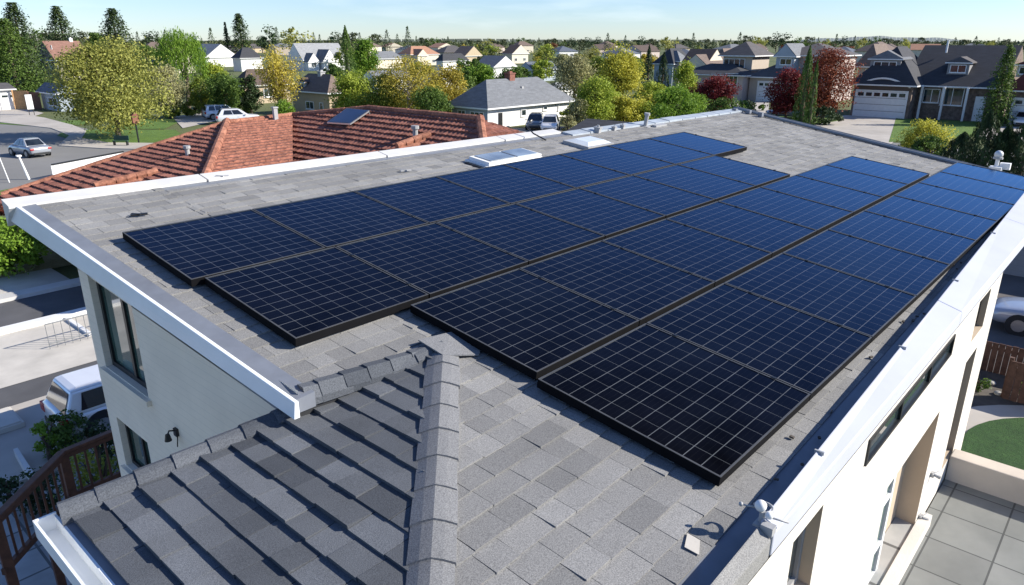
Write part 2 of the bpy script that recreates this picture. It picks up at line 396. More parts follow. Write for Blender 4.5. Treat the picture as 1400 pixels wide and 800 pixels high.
# caps on the two hips: overlapping folded pieces
def caps(name, A, B, half, rise, nA, nB, lenp=.3, mat=S_CAP, th=.016):
    mb = MB(); A = Vector(A); B = Vector(B); D = (B-A); Ln = D.length; D.normalize()
    k = int(Ln/lenp)
    for i in range(k+1):
        a = A+D*(i*lenp); b = A+D*min(Ln, (i+1)*lenp+.05)
        lift = Vector((0,0,rise)); l0 = random.uniform(.0,.006); tn = min(1,max(0,random.gauss(.5,.25)))
        na = Vector(nA).normalized(); nb = Vector(nB).normalized()
        wj = half*random.uniform(.94,1.06)
        for sgn_n in (na, nb):
            e0 = a+sgn_n*wj; e1 = b+sgn_n*wj
            up0 = Vector((0,0,rise+.002+l0)); up1 = Vector((0,0,rise+th+l0))
            m0 = Vector((0,0,.016)); m1 = Vector((0,0,.016+th))
            mid0 = a.lerp(e0,.5)+Vector((0,0,rise*.82)); mid1 = b.lerp(e1,.5)+Vector((0,0,rise*.82+th))
            q = [(a+up0, mid0, mid1, b+up1), (mid0, e0+m0, e1+m1, mid1)]
            for f_ in q: mb.face(f_, tn)
            mb.face([e0-Vector((0,0,.03)), e1-Vector((0,0,.03)), e1+m1, e0+m0], tn*.8)
            # butt end
            mb.face([b+up1, mid1, mid1-Vector((0,0,th*1.6)), b+up1-Vector((0,0,th*1.6))], tn*.6)
            mb.face([mid1, e1+m1, e1+m1-Vector((0,0,th*1.6)), mid1-Vector((0,0,th*1.6))], tn*.6)
    return obj(name, mb, mat, house_, True)
hipEnd = Vector((.95,1.31,rz(1.31)))
caps('hip_cap', AP+Vector((0,0,.0)), hipEnd, .135, .045, (1,-1,-.12*.9), (-1,1,-.12*.9), .30)
caps('back_hip_cap', AP+Vector((-.02,0,.0)), BH, .09, .065, (.17,1,.10), (-.17,-1,-.03), .24, toned('blue_grey_cap', (.065,.073,.086), (.125,.135,.15), gran=110, big=.15))
caps('edge_cap', P3(3.72,4.175,.0), P3(2.50,4.30,.0), .085, .03, (.1,1,.13), (-.08,-1,-1.3), .21, bpy.data.materials['blue_grey_cap'])
g = MB(); g.prism([P3(3.62,4.30,.06), P3(3.95,4.25,.05), P3(4.12,4.02,.018), P3(3.9,3.86,.018), P3(3.62,4.0,.05)], (0,0,.012), .7)
obj('hip_junction_cap', g, S_CAP, house_, True)
# left edge: fascia, drip strip
f = MB()
f.hexa([(2.35,4.20,rz(4.2)-.11),(2.40,4.20,rz(4.2)-.11),(2.22,9.78,rz(9.78)-.19),(2.14,9.78,rz(9.78)-.19),(2.368,4.20,rz(4.2)+.022),(2.40,4.20,rz(4.2)+.022),(2.22,9.78,rz(9.78)+.022),(2.18,9.78,rz(9.78)+.022)])
obj('fascia', f, FASCIA, house_, True, bevel=.005)
f = MB()
f.hexa([(2.408,4.24,rz(4.24)-.1),(2.56,4.24,rz(4.24)-.1),(2.38,9.62,rz(9.62)-.1),(2.228,9.62,rz(9.62)-.1),(2.408,4.24,rz(4.24)+.012),(2.56,4.24,rz(4.24)+.02),(2.38,9.62,rz(9.62)+.02),(2.228,9.62,rz(9.62)+.012)])
obj('edge_flashing', f, DRIP, house_, True)
# ridge flashing: white part, then weathered blue-grey part
f = MB(); xs = [2.12,4.4,4.42,7.4,7.42,10.2,10.22,11.9]
for i in range(0,8,2):
    a, b = xs[i], xs[i+1]
    f.hexa([P3(a,ridge_y(a)-.20,.004),P3(b,ridge_y(b)-.18,.004),P3(b,ridge_y(b)+.02,-.26),P3(a,ridge_y(a)+.02,-.26),P3(a,ridge_y(a)-.20,.03),P3(b,ridge_y(b)-.18,.03),P3(b,ridge_y(b)+.04,.05),P3(a,ridge_y(a)+.04,.05)])
obj('ridge_flashing', f, FLASH, house_, True)
f = MB(); xs = [11.92]; 
while xs[-1] < 19.4: xs.append(xs[-1]+.62)
for i in range(len(xs)-1):
    a, b = xs[i], xs[i+1]-.03; k = random.uniform(0,.02)
    f.hexa([P3(a,ridge_y(a)-.24,.004),P3(b,ridge_y(b)-.24,.004),P3(b,ridge_y(b)+.02,-.2),P3(a,ridge_y(a)+.02,-.2),P3(a,ridge_y(a)-.24,.03+k),P3(b,ridge_y(b)-.24,.03+k),P3(b,ridge_y(b)+.03,.035+k),P3(a,ridge_y(a)+.03,.035+k)])
obj('far_ridge_flashing', f, simple('weathered_blue_flashing', (.36,.40,.44), .5, .15, 3, dirt=.2), house_, True)
# far end curb
f = MB(); pts = [(farx(y), y) for y in np.linspace(1.55, 9.15, 12)]
for (x0,y0),(x1,y1) in zip(pts, pts[1:]):
    f.hexa([P3(x0-.1,y0,0),P3(x0,y0,0),P3(x1,y1-.01,0),P3(x1-.1,y1-.01,0),P3(x0-.1,y0,.05),P3(x0,y0,.08),P3(x1,y1-.01,.08),P3(x1-.1,y1-.01,.05)])
curb = obj('end_curb', f, simple('dark_curb_metal', (.07,.08,.095), .4, .3, 3), house_, True)
f = MB(); f.tube([P3(x-.2,y,.05) for x, y in pts], .035, 8)
obj('edge_pipe', f, simple('grey_pipe', (.2,.22,.24), .4, .1, 5), house_, True, smooth=True)
# right-hand parapet with metal cap (white) and its shingled near end
def parapet(name, x0, x1, mat, step=1.6, hh=.17):
    f = MB(); xs = np.arange(x0, x1, step).tolist()+[x1]
    for a, b in zip(xs, xs[1:]):
        b2 = b-.006
        f.hexa([(a,1.185,6.315),(b2,1.185,6.315),P3(b2,low_y(b2)+.02,-.02),P3(a,low_y(a)+.02,-.02),
                (a,1.185,rz(1.2)+hh-.05),(b2,1.185,rz(1.2)+hh-.05),(b2,low_y(b2)+.02,rz(low_y(b2))+hh),(a,low_y(a)+.02,rz(low_y(a))+hh)])
    return obj(name, f, mat, house_, True, bevel=.01)
CAPM = simple('lavender_white_cap', (.44,.46,.53), .8, .05, 1.5, dirt=.08)
parapet('parapet_cap', 3.62, 18.15, CAPM, 4.9)
parapet('shingled_parapet_end', 1.2, 3.60, S_MAIN, hh=.15)
for a in (4.6, 6.9, 9.4, 12.2):
    f = MB(); f.box(a, a+.015, low_y(a)-.03, low_y(a)+.035, rz(low_y(a))+.15, rz(low_y(a))+.176); obj('cap_clip', f, GREYP, house_, True)
# debris and old cleats along the eave
f = MB()
for i in range(28):
    x = random.uniform(3.9, 17.5); y = low_y(x)+random.uniform(.05,.32); a = random.uniform(0,3.1); r = random.uniform(.015,.05)
    f.beam((x,y,rz(y)+.022),(x+r*math.cos(a),y+r*math.sin(a),rz(y)+.026),random.uniform(.01,.03),.014)
o = obj('eave_debris', f, simple('debris', (.10,.085,.07), .9, .6, 9)); o['kind']='stuff'; o['label']='bits of leaf litter and grit along the eave'
# walls
def wall(mb, O, Uu, ww, z0, z1, holes, depth, nrm, mat_in=1):
    """wall face from O along Uu with rectangular holes and reveals; nrm points outwards"""
    O = Vector(O); Uu = Vector(Uu); nrm = Vector(nrm)
    us = sorted({0, ww, *[h[0] for h in holes], *[h[1] for h in holes]}); zs = sorted({z0, z1, *[h[2] for h in holes], *[h[3] for h in holes]})
    pt = lambda u, z, k=0: O+Uu*u+Vector((0,0,z))-nrm*k
    for a, b in zip(us, us[1:]):
        for c, e in zip(zs, zs[1:]):
            if any(h[0] <= a and b <= h[1] and h[2] <= c and e <= h[3] for h in holes): continue
            mb.face([pt(a,c), pt(b,c), pt(b,e), pt(a,e)])
    for h in holes:
        dd = h[4] if len(h) > 4 else depth; a,b,c,e = h[:4]
        mb.face([pt(a,c), pt(a,e), pt(a,e,dd), pt(a,c,dd)], .5, mat_in); mb.face([pt(b,c), pt(b,c,dd), pt(b,e,dd), pt(b,e)], .5, mat_in)
        mb.face([pt(a,e), pt(b,e), pt(b,e,dd), pt(a,e,dd)], .5, mat_in); mb.face([pt(a,c), pt(a,c,dd), pt(b,c,dd), pt(b,c)], .5, mat_in)
m = MB(); XE = 11.2
FLR = 3.58
holes = [(5.55,8.45,6.0,6.24,.045),(9.75,10.45,5.72,6.25,.14),(9.75,10.4,3.9,5.45,.16),(6.62,8.60,3.70,5.25,.22),(4.06,4.60,5.45,6.15,.16)]
holes = [(a-1.2,b-1.2,c,e,k) for a,b,c,e,k in holes]
wall(m, (1.2,1.2,0), (1,0,0), XE-1.2, 0, 6.28, holes, .3, (0,-1,0))
m.face([(XE,1.2,0),(XE,5.2,0),(XE,5.2,6.4),(XE,1.2,6.3)]); m.face([(XE,5.2,0),(18.0,5.2,0),(18.0,5.2,6.7),(XE,5.2,6.7)])
m.face([(18,5.2,0),(18,8.7,0),(18,8.7,7.2),(18,5.2,6.8)]); m.face([(1.2,1.2,0),(1.2,4.3,0),(1.2,4.3,5.95),(1.2,1.2,5.95)]); m.face([(1.2,4.3,0),(2.45,4.3,0),(2.45,4.3,6.1),(1.2,4.3,5.9)])
m.face([(2.45,8.68,0),(18,8.68,0),(18,8.68,7.2),(2.45,8.68,7.2)])
obj('wall', m, [WHITE, TAN], house_, True)
m = MB()
m.face([(2.45,4.28,6.5),(2.45,8.68,6.81),(2.45,8.68,7.12),(2.45,4.28,6.56)])
lh = [(8.68-8.40,8.68-7.26,5.70,6.79,.12),(8.68-8.40,8.68-7.55,4.40,5.05,.12)]
wall(m, (2.45,8.68,0), (0,-1,0), 4.4, 0, 6.8, lh, .12, (-1,0,0))
obj('side_wall', m, [WSIDE, WSIDE], house_, True)
# inner rooms behind openings so they read as depth
def pane(name, x0,x1,y0,y1,z0,z1, gm, frame=DARKM, mull=(), horiz=(), fw=.05, axis='x'):
    """window in a wall plane; axis x: spans x at constant y0; axis y: spans y at constant x0"""
    f = MB(); 
    def bx(a,b,c,e,k0,k1):
        if axis=='x': f.box(a,b,y0+k0,y0+k1,c,e)
        else: f.box(x0+k0,x0+k1,a,b,c,e)
    lo, hi = (x0,x1) if axis=='x' else (y0,y1)
    bx(lo,hi,z0,z0+fw,0,.06); bx(lo,hi,z1-fw,z1,0,.06); bx(lo,lo+fw,z0+fw,z1-fw,0,.06); bx(hi-fw,hi,z0+fw,z1-fw,0,.06)
    for q in mull: bx(q-fw/2,q+fw/2,z0+fw,z1-fw,.002,.058)
    for q in horiz: bx(lo+fw,hi-fw,q-fw/3,q+fw/3,.004,.056)
    o = obj(name, f, frame, house_, True)
    p = MB()
    if axis=='x': p.box(lo+fw*.5,hi-fw*.5,y0+.025,y0+.035,z0+fw*.5,z1-fw*.5)
    else: p.box(x0+.025,x0+.035,lo+fw*.5,hi-fw*.5,z0+fw*.5,z1-fw*.5)
    q = obj('pane', p, gm); q.parent = o
    me = q.data
    for v_ in me.vertices: v_.co -= Vector(house_.location)
    return o
pane('window', 2.45+.07,0,7.26,8.40,5.70,6.79, GREENGL, mull=(7.74,), axis='y', fw=.06)
pane('window', 2.45+.07,0,7.55,8.40,4.40,5.05, GREENGL, mull=(7.95,), axis='y', fw=.05)
for q in ((7.2,8.46,5.63,5.69),(7.49,8.46,4.33,4.39)):
    s_ = MB(); s_.box(2.40,2.46,*q); obj('window_sill', s_, WSIDE, house_, True)
pane('strip_window', 5.55,8.45,1.2-.015,0,6.0,6.24, GLASS, mull=(6.5,7.5), fw=.03)
pane('window', 9.75,10.45,1.2+.07,0,5.72,6.25, GLASS, fw=.05)
pane('narrow_window', 9.75,10.4,1.2+.09,0,3.9,5.45, GLASS, fw=.05)
pane('narrow_window', 4.06,4.60,1.2+.09,0,5.45,6.15, GLASS, frame=GREYP, mull=(4.3,), fw=.05)
pane('french_door', 6.64,7.5,1.2+.10,0,3.64,5.22, GREENGL, frame=WHITEP, mull=(7.05,7.12), horiz=(4.1,4.7), fw=.08)
m = MB(); m.box(6.6,8.61,1.42,1.46,3.5,5.28)
obj('recess_wall', m, TAN, house_, True)
m = MB(); m.box(6.63,8.6,1.205,1.415,3.702,3.715); obj('recess_floor', m, PAVER, house_, True)
m = MB(); m.box(6.2,8.9,1.08,1.195,3.58,3.74); obj('recess_curb', m, WHITE, house_, True)
# front gutter at the left hip eave
m = MB()
gz = zl(.93)
for (a, b, c, e) in ((.80,.815,gz-.13,gz-.005),(.815,.93,gz-.13,gz-.115),(.915,.93,gz-.13,gz-.02)):
    m.box(a,b,1.3,4.74,c,e)
m.box(.80,.93,4.735,4.75,gz-.13,gz-.005)
obj('gutter', m, FASCIA, house_, True)
m = MB(); m.box(.93,1.0,1.3,4.66,gz-.15,gz-.03); obj('eave_board', m, FASCIA, house_, True)
# wall lamp on the side wall
wl_ = MB(); wl_.box(2.42,2.448,6.62,6.68,5.50,5.58); wl_.tube([(2.43,6.65,5.56),(2.37,6.65,5.58),(2.35,6.65,5.54)],.009); wl_.tube([(2.35,6.65,5.55),(2.35,6.65,5.48)],[.02,.035],10)
wl_.tube([(2.43,6.62,5.5),(2.41,6.61,5.40)],.006)
obj('wall_lamp', wl_, DARKM, house_, True, smooth=False)
# small fixtures on the right wall
def fixture(x, z):
    f = MB(); f.box(x-.03,x+.03,1.16,1.197,z-.03,z+.03); f.tube([(x,1.16,z),(x+.02,1.10,z-.02)],[.018,.026],8); f.tube([(x-.06,1.17,z+.03),(x+.07,1.13,z+.04)],.007,6)
    return obj('wall_light', f, GREYP, house_, True)
fixture(8.95, 4.25); fixture(8.75,3.75)
# terrace
m = MB(); m.box(5.0,10.15,-7,1.185,3.3,FLR); obj('terrace_floor', m, TERR, house_, True)
m = MB(); m.box(10.15,10.42,-7,1.19,3.0,FLR+.36); m.box(5.0,10.15,-7,1.185,3.0,3.296)
obj('terrace_parapet', m, simple('beige_render', (.55,.48,.40), .8, .08, 2, dirt=.15), house_, True, bevel=.015)
# low hood at the bottom of the right wall
m = MB()
hq = [(3.55,1.19,5.02),(4.40,1.19,5.02),(4.32,.62,4.74),(3.55,.62,4.74)]
m.prism(hq, (0,0,-.06)); m.box(3.6,3.72,1.0,1.18,4.9,5.2); m.tube([(3.9,.9,4.98),(4.25,.8,5.02)],.05)
obj('window_hood', m, S_CAP, house_, True)
m = MB(); m.box(3.62,4.3,.7,1.19,3.4,4.7); obj('hood_base', m, WHITE, house_, True)

# skylights and roof vents (parts of the roofed house)
def on_roof(name, mb, mat, x, y, rot=0, child=None):
    o = obj(name, mb, mat); o.parent = house_ if child is None else child
    if child is None:
        o.location = Vector((x, y, rz(y)))-Vector(house_.location); o.rotation_euler = (math.atan(.1288), 0, rot)
    return o
m = MB(); m.box(0,1.42,0,.56,0,.05); m.box(.05,1.37,.05,.51,.05,.11)
s1 = on_roof('skylight', m, WHITEP, 8.36, 7.98)
m = MB(); m.box(.13,.72,.09,.47,.111,.125); m.box(.78,1.30,.09,.47,.111,.125); 
on_roof('skylight_glass', m, glassmat('pale_skylight_glass', (.25,.29,.32), .15), 0, 0, child=s1)
m = MB(); m.box(-.06,.0,-.03,.5,0,.03); on_roof('skylight_flashing', m, DARKM, 0,0, child=s1)
m = MB(); m.box(0,.85,0,.62,0,.07)
s2 = on_roof('skylight', m, GREYP, 11.15, 8.05)
m = MB(); a,b,c,e=(.04,.04,.07),(.81,.04,.07),(.81,.58,.07),(.04,.58,.07); A,B,C,D_=(.16,.14,.12),(.68,.14,.12),(.68,.46,.12),(.16,.46,.12)
for q in ([a,b,B,A],[b,c,C,B],[c,e,D_,C],[e,a,A,D_],[A,B,C,D_]): m.face(q)
on_roof('skylight_dome', m, simple('frosted_dome', (.62,.66,.68), .25, .1, 4, coat=.3), 0,0, child=s2)
m = MB(); m.tube([(0,0,0),(0,0,.26)],.045,12); m.tube([(0,0,.26),(0,0,.31)],.065,12); m.tube([(0,0,0),(0,0,.02)],.12,12)
m.box(.15,.62,-.2,-.08,0,.05); on_roof('vent_pipe', m, GREYP, 14.52, 8.9)
for x, y, k in ((12.75,8.98,.75),(13.35,8.97,.5),(13.7,8.98,.55)):
    m = MB(); m.box(-.09*k,.09*k,-.08*k,.08*k,0,.14*k); m.box(-.11*k,.11*k,-.1*k,.1*k,.14*k,.17*k); m.tube([(0,0,.17*k),(0,0,.22*k)],.04*k,8); on_roof('roof_vent', m, GREYP if k<1 else FLASH, x, y, rot=.3*k)
m = MB(); pts=[(11.0,8.95,rz(8.95)+.02),(10.85,9.15,rz(9)+.14),(10.88,9.35,rz(9)+.26),(11.1,9.45,rz(9)+.33)]
m.tube(pts,.014,8); m.tube([(11.1,9.45,rz(9)+.33),(11.14,9.45,rz(9)+.35)],.025,8); obj('bracket_arm', m, DARKM, house_, True)
for x,y in ((3.05,8.55),(7.0,8.55),(4.55,9.5)):
    m = MB(); m.beam((0,0,.03),(.17,-.05,.035),.03,.02); m.beam((.03,.04,.03),(.09,-.06,.04),.02,.02); on_roof('loose_cleat', m, DARKM if x<4 else GREYP, x, y)
for k,(x,y) in enumerate(((19.2,8.95),(19.32,8.6),(19.2,8.2))):
    m = MB(); m.box(x-.07,x+.05,y-.06,y+.05,rz(y)+.02,rz(y)+.09+.02*k); obj('corner_vent', m, DRIP, house_, True)
m = MB(); m.prism([(0,0,.014),(.13,.02,.014),(.15,.10,.014),(.02,.09,.014)],(0,0,.004)); pq = onroofpx(955,762); on_roof('pale_patch', m, CONC, pq[0], pq[1], rot=.3)

# weather station standing on the near parapet corner
ws = thing('weather_sensor', 'small white rooftop sensor with round head and thin arms on parapet end', 'sensor', (3.66,1.28,rz(1.3)+.12)); ws.scale = (.8,.8,.8)
m = MB(); m.tube([(0,0,0),(0,0,.10)],.022,10); m.box(-.06,.06,-.04,.04,-.01,.01); obj('stand', m, GREYP, ws)
m = MB(); m.ball((0,.02,.14),.045); m.ball((.0,-.05,.09),.032); obj('sensor_head', m, WHITEP, ws, smooth=True)
m = MB(); m.tube([(0,.05,.11),(-.05,.15,.12)],.008); m.ball((-.05,.15,.12),.018,8,6); m.tube([(.02,-.04,.06),(.08,-.17,.04)],.008)
m.tube([(.06+.07*math.cos(t),.02+.07*math.sin(t),.09) for t in np.linspace(-2.4,1.6,10)],.011,6); obj('sensor_arm', m, GREYP, ws, smooth=True)
m = MB(); m.box(-.09,-.02,-.12,-.03,-.02,.05); obj('junction_box', m, GREYP, ws)
# globe vent at the far right corner
gx = at(1358,232,rz(1.75)+.08); 
gv = thing('roof_camera', 'white globe camera on a short bracket beyond the far panel row', 'camera', (gx.x+.3,gx.y,rz(1.75)+.05))
m = MB(); m.box(-.12,.12,-.12,.12,-.1,.06); m.tube([(0,0,.05),(0,0,.26)],.04,10); m.box(.05,.2,-.25,-.05,0,.14); obj('bracket', m, WHITEP, gv)
m = MB(); m.ball((0,0,.33),.09,14,10); obj('globe', m, simple('pearl_globe',(.62,.62,.62),.3,.05,5), gv, smooth=True)
m = MB(); m.tube([(0,0,.23),(0,0,.27)],.10,12); obj('collar', m, GREYP, gv)

# ------------------------------------------------------------------ solar panels
rows = [(7.86,6.375,2.684,1.4656,8,'top'),(6.345,4.862,2.797,1.448,7,'second'),(4.79,3.285,3.943,1.508,8,'third'),(3.215,1.665,3.870,1.576,9,'bottom')]
def make_panel(Lp, Wp, label):
    t = thing('solar_module', label, 'solar panel', (0,0,0), 0, 'solar panels on the long grey roof')
    fr = .014; hz0, hz1 = .055, .102
    m = MB(); g_ = .008
    x0, x1, y0, y1 = g_, Lp-g_, 0, Wp
    zs_ = hz1-.004
    for (a,b,lo) in ((.025,zs_-.0005,0),(zs_,hz1,1)):
        m.box(x0,x1,y0,y0+fr,a,b,m=lo); m.box(x0,x1,y1-fr,y1,a,b,m=lo); m.box(x0,x0+fr,y0+fr,y1-fr,a,b,m=lo); m.box(x1-fr,x1,y0+fr,y1-fr,a,b,m=lo)
    obj('frame', m, [PSIDE, PFRAME], t)
    m = MB(); m.box(x0+fr,x1-fr,y0+fr,y1-fr,hz1-.02,hz1-.006)
    cw = (x1-x0-2*fr)/9; ch = (y1-y0-2*fr)/11
    key = (round(Lp,3), round(Wp,3))
    if key not in SM:
        SM[key] = solarmat(cw, ch, .0042, 0)
    o = obj('cell_sheet', m, SM[key], t)
    for v_ in o.data.vertices: v_.co.x -= x0+fr; v_.co.y -= y0+fr
    o.location = (x0+fr, y0+fr, 0)
    for yy in (Wp*.2, Wp*.8):
        m = MB(); m.box(0.01,Lp-.01,yy-.02,yy+.02,.012,.06); obj('rail', m, DARKM, t)
    for yy in (Wp*.2, Wp*.8): m = MB(); m.box(Lp-.014,Lp+.014,yy-.02,yy+.02,hz1+.001,hz1+.006); obj('clamp', m, DARKM, t)
    return t
SM = {}
for (yt, yb, x0, Lp, n_, nm) in rows:
    Wp = (yt-yb)*SL; p0 = None
    for i in range(n_):
        pos = 'nearest' if i == 0 else ('farthest' if i == n_-1 else ORD[i]+' from near end')
        lab = f'black framed solar panel, {pos} in the {nm} row' + (' by the eave' if nm=='bottom' else '')
        if p0 is None: p0 = o = make_panel(Lp, Wp, lab)
        else: o = copy_tree(p0); o['label'] = lab
        o.location = (x0+i*Lp, yb, rz(yb)+.012); o.rotation_euler = (math.atan(.1288), 0, 0)

# ------------------------------------------------------------------ ground, roads
m = MB(); m.face([(-3000,-3000,0),(9000,-3000,0),(9000,9000,0),(-3000,9000,0)]); struct('ground', m, GROUND)
lvl = {}
def slab(name, pts, z, mat, h=None):
    m = MB(); q = [Vector((p[0],p[1],z-(h or .003))) for p in pts]
    ar = sum(q[i].x*q[(i+1)%len(q)].y-q[(i+1)%len(q)].x*q[i].y for i in range(len(q)))
    if ar < 0: q = q[::-1]
    if h: m.prism(q, (0,0,h))
    else: m.face([p+Vector((0,0,.003)) for p in q])
    return struct(name, m, mat)
def px(*uv): return [tuple(at(u, v))[:2] for u, v in uv]
# street beside the house (runs along x)
slab('patio', [(-12,2),(11,2),(11,17.0),(-12,17.0)], .012, PAVER)
slab('sidewalk', [(-40,17.0),(10.5,17.0),(10.5,21.1),(-40,21.1)], .10, CONC2, .1)
slab('service_road', [(-40,21.1),(9.4,21.1),(9.4,22.7),(-40,22.7)], .012, ASPH)
slab('light_pavement', [(-40,22.7),(9.4,22.7),(9.4,27.2),(-40,27.2)], .02, CONC)
slab('kerb', [(-40,27.2),(9.4,27.2),(9.4,27.6),(-40,27.6)], .16, WHITEP, .16)
slab('road', [(-40,27.6),(9.4,27.6),(9.4,30.8),(-40,30.8)], .012, ASPH)
slab('kerb', [(-40,30.8),(9.4,30.8),(9.4,31.5),(-40,31.5)], .15, FLASH, .15)
slab('sidewalk', [(-40,31.5),(8.6,31.5),(8.6,34.0),(-40,34.0)], .10, CONC, .1)
slab('planting_strip', [(-40,34.0),(10,34.0),(10,37.5),(-40,37.5)], .06, DRYGRASS)
# upper-left street and lawns
slab('street', px((-250,300),(30,268),(330,215),(330,196),(160,186),(100,172),(60,162),(-20,152),(-250,152)), .02, ASPH2)
slab('sidewalk', px((0,152),(62,162),(100,172),(118,180),(112,190),(150,196),(235,197),(330,190),(330,196),(240,206),(140,204),(80,200),(95,186),(70,176),(0,168)), .09, CONC2, .07)
slab('lawn', px((78,186),(90,178),(150,178),(240,178),(250,186),(205,197),(110,196)), .05, LAWN)
slab('lawn', px((150,170),(235,160),(243,168),(225,177),(150,177)), .05, LAWN)
slab('lawn', px((50,168),(120,164),(120,171),(70,173)), .05, LAWN)
slab('lawn', px((-30,160),(48,168),(45,173),(-30,168)), .05, LAWN)
slab('grass_verge', px((0,262),(70,247),(90,252),(0,275)), .06, LAWN)
slab('driveway', px((235,160),(290,154),(300,165),(250,176)), .055, CONC2)
slab('driveway', px((-60,128),(60,155),(40,162),(-60,150)), .045, CONC2)
# right-hand side: driveway, garden
slab('side_driveway', [(23.6,-30),(57,-30),(57,7.5),(23.6,7.5)], .015, simple('stained_asphalt', (.11,.10,.095), .9, .25, .5, dirt=.3))
slab('garden_bed', [(11.3,-12),(23.6,-12),(23.6,4.9),(11.3,4.9)], .03, simple('garden_soil', (.10,.085,.07), .95, .35, 2, bs=.5, bscale=8))
m = MB(); cx, cy = 18.8, -1.0
path = [(cx+3.6*math.cos(t), cy+3.8*math.sin(t)) for t in np.linspace(0, 2*math.pi, 40, endpoint=False)]
slab('garden_path', path, .05, CONC2)
slab('dark_lawn', [(cx+(x-cx)*.80, cy+(y-cy)*.80) for x, y in path], .08, DARKLAWN)
# far right: driveways and lawn of the houses across
slab('street', [(58,-60),(76,-60),(76,44),(58,44)], .02, ASPH2)
slab('driveway', px((1155,158),(1236,159),(1245,175),(1215,200),(1080,190),(1060,183)), .04, CONC2)
slab('driveway', px((1340,168),(1420,170),(1420,195),(1335,190)), .04, CONC2)
slab('lawn', px((1225,162),(1345,168),(1330,188),(1215,195)), .05, LAWN)
slab('lawn', px((1010,158),(1150,155),(1150,165),(1085,176),(1010,172)), .045, LAWN)
slab('driveway', px((1000,140),(1052,138),(1050,160),(960,165)), .055, CONC2)
slab('driveway', px((655,178),(800,172),(815,190),(690,200)), .04, ASPH2)

# ------------------------------------------------------------------ generic neighbour houses
ROOFS = {'grey': roofmat('roof_grey', (.19,.20,.215)), 'dark': roofmat('roof_dark', (.05,.052,.06)), 'brown': roofmat('roof_brown', (.12,.085,.07)),
 'pinkbrown': roofmat('roof_pink_brown', (.30,.16,.12)), 'orange': roofmat('roof_orange', (.42,.22,.14)), 'midbrown': roofmat('roof_mid_brown', (.19,.14,.115)), 'light': roofmat('roof_light_grey', (.32,.33,.34)), 'taupe': roofmat('roof_taupe',(.11,.10,.10)), 'red': roofmat('roof_dark_red',(.16,.04,.03)), 'slateblue': roofmat('roof_slate_blue',(.12,.14,.18))}
WALLS = {'white': wallmat('wall_white', (.72,.71,.68)), 'cream': wallmat('wall_cream', (.60,.54,.43)), 'beige': wallmat('wall_beige', (.42,.36,.30)), 'tan': wallmat('wall_tan', (.45,.36,.24)),
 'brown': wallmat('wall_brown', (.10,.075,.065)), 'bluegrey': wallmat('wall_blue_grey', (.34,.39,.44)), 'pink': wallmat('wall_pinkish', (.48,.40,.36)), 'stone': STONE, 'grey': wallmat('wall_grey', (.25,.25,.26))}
TRIM = WHITEP
def roof_mesh(x0,x1,y0,y1,h,rh,kind,o,end=None):
    """closed roof solid above the rectangle; kind hip / gx (ridge along x) / gy"""
    a,b,c,e = x0-o,x1+o,y0-o,y1+o; mb = MB(); wx, wy = b-a, e-c
    base = [Vector((a,c,h)),Vector((b,c,h)),Vector((b,e,h)),Vector((a,e,h))]; T = .12; up = [p+Vector((0,0,T)) for p in base]
    mb.face(base[::-1])
    for i in range(4): j=(i+1)%4; mb.face([base[i],base[j],up[j],up[i]])
    if kind == 'hip':
        k = min(wx,wy)/2*.98
        if wx >= wy: r0, r1 = Vector((a+k,(c+e)/2,h+rh)), Vector((b-k,(c+e)/2,h+rh)); fs=[[up[0],up[1],r1,r0],[up[1],up[2],r1],[up[2],up[3],r0,r1],[up[3],up[0],r0]]
        else: r0, r1 = Vector(((a+b)/2,c+k,h+rh)), Vector(((a+b)/2,e-k,h+rh)); fs=[[up[0],up[1],r0],[up[1],up[2],r1,r0],[up[2],up[3],r1],[up[3],up[0],r0,r1]]
    elif kind == 'gx':
        r0, r1 = Vector((a,(c+e)/2,h+rh)), Vector((b,(c+e)/2,h+rh)); fs=[[up[0],up[1],r1,r0],[up[1],up[2],r1],[up[2],up[3],r0,r1],[up[3],up[0],r0]]
    else:
        r0, r1 = Vector(((a+b)/2,c,h+rh)), Vector(((a+b)/2,e,h+rh)); fs=[[up[0],up[1],r0],[up[1],up[2],r1,r0],[up[2],up[3],r1],[up[3],up[0],r0,r1]]
    for f in fs: mb.face(f)
    return mb, (r0, r1)
def gable_mesh(mb, x0,x1,y0,y1,h,rh,kind,o):
    if kind == 'gx':
        k = rh*(y1-y0)/(y1-y0+2*o)
        for x, dx in ((x0,-1),(x1,1)):
            xx = x+dx*(o+.012)
            mb.prism([(xx,y0-o*.7,h+.1),(xx,y1+o*.7,h+.1),(xx,(y0+y1)/2,h+rh-.12)], (dx*.03,0,0))
    elif kind == 'gy':
        for y, dy in ((y0,-1),(y1,1)):
            yy = y+dy*(o+.012)
            mb.prism([(x0-o*.7,yy,h+.1),(x1+o*.7,yy,h+.1),((x0+x1)/2,yy,h+rh-.12)], (0,dy*.03,0))
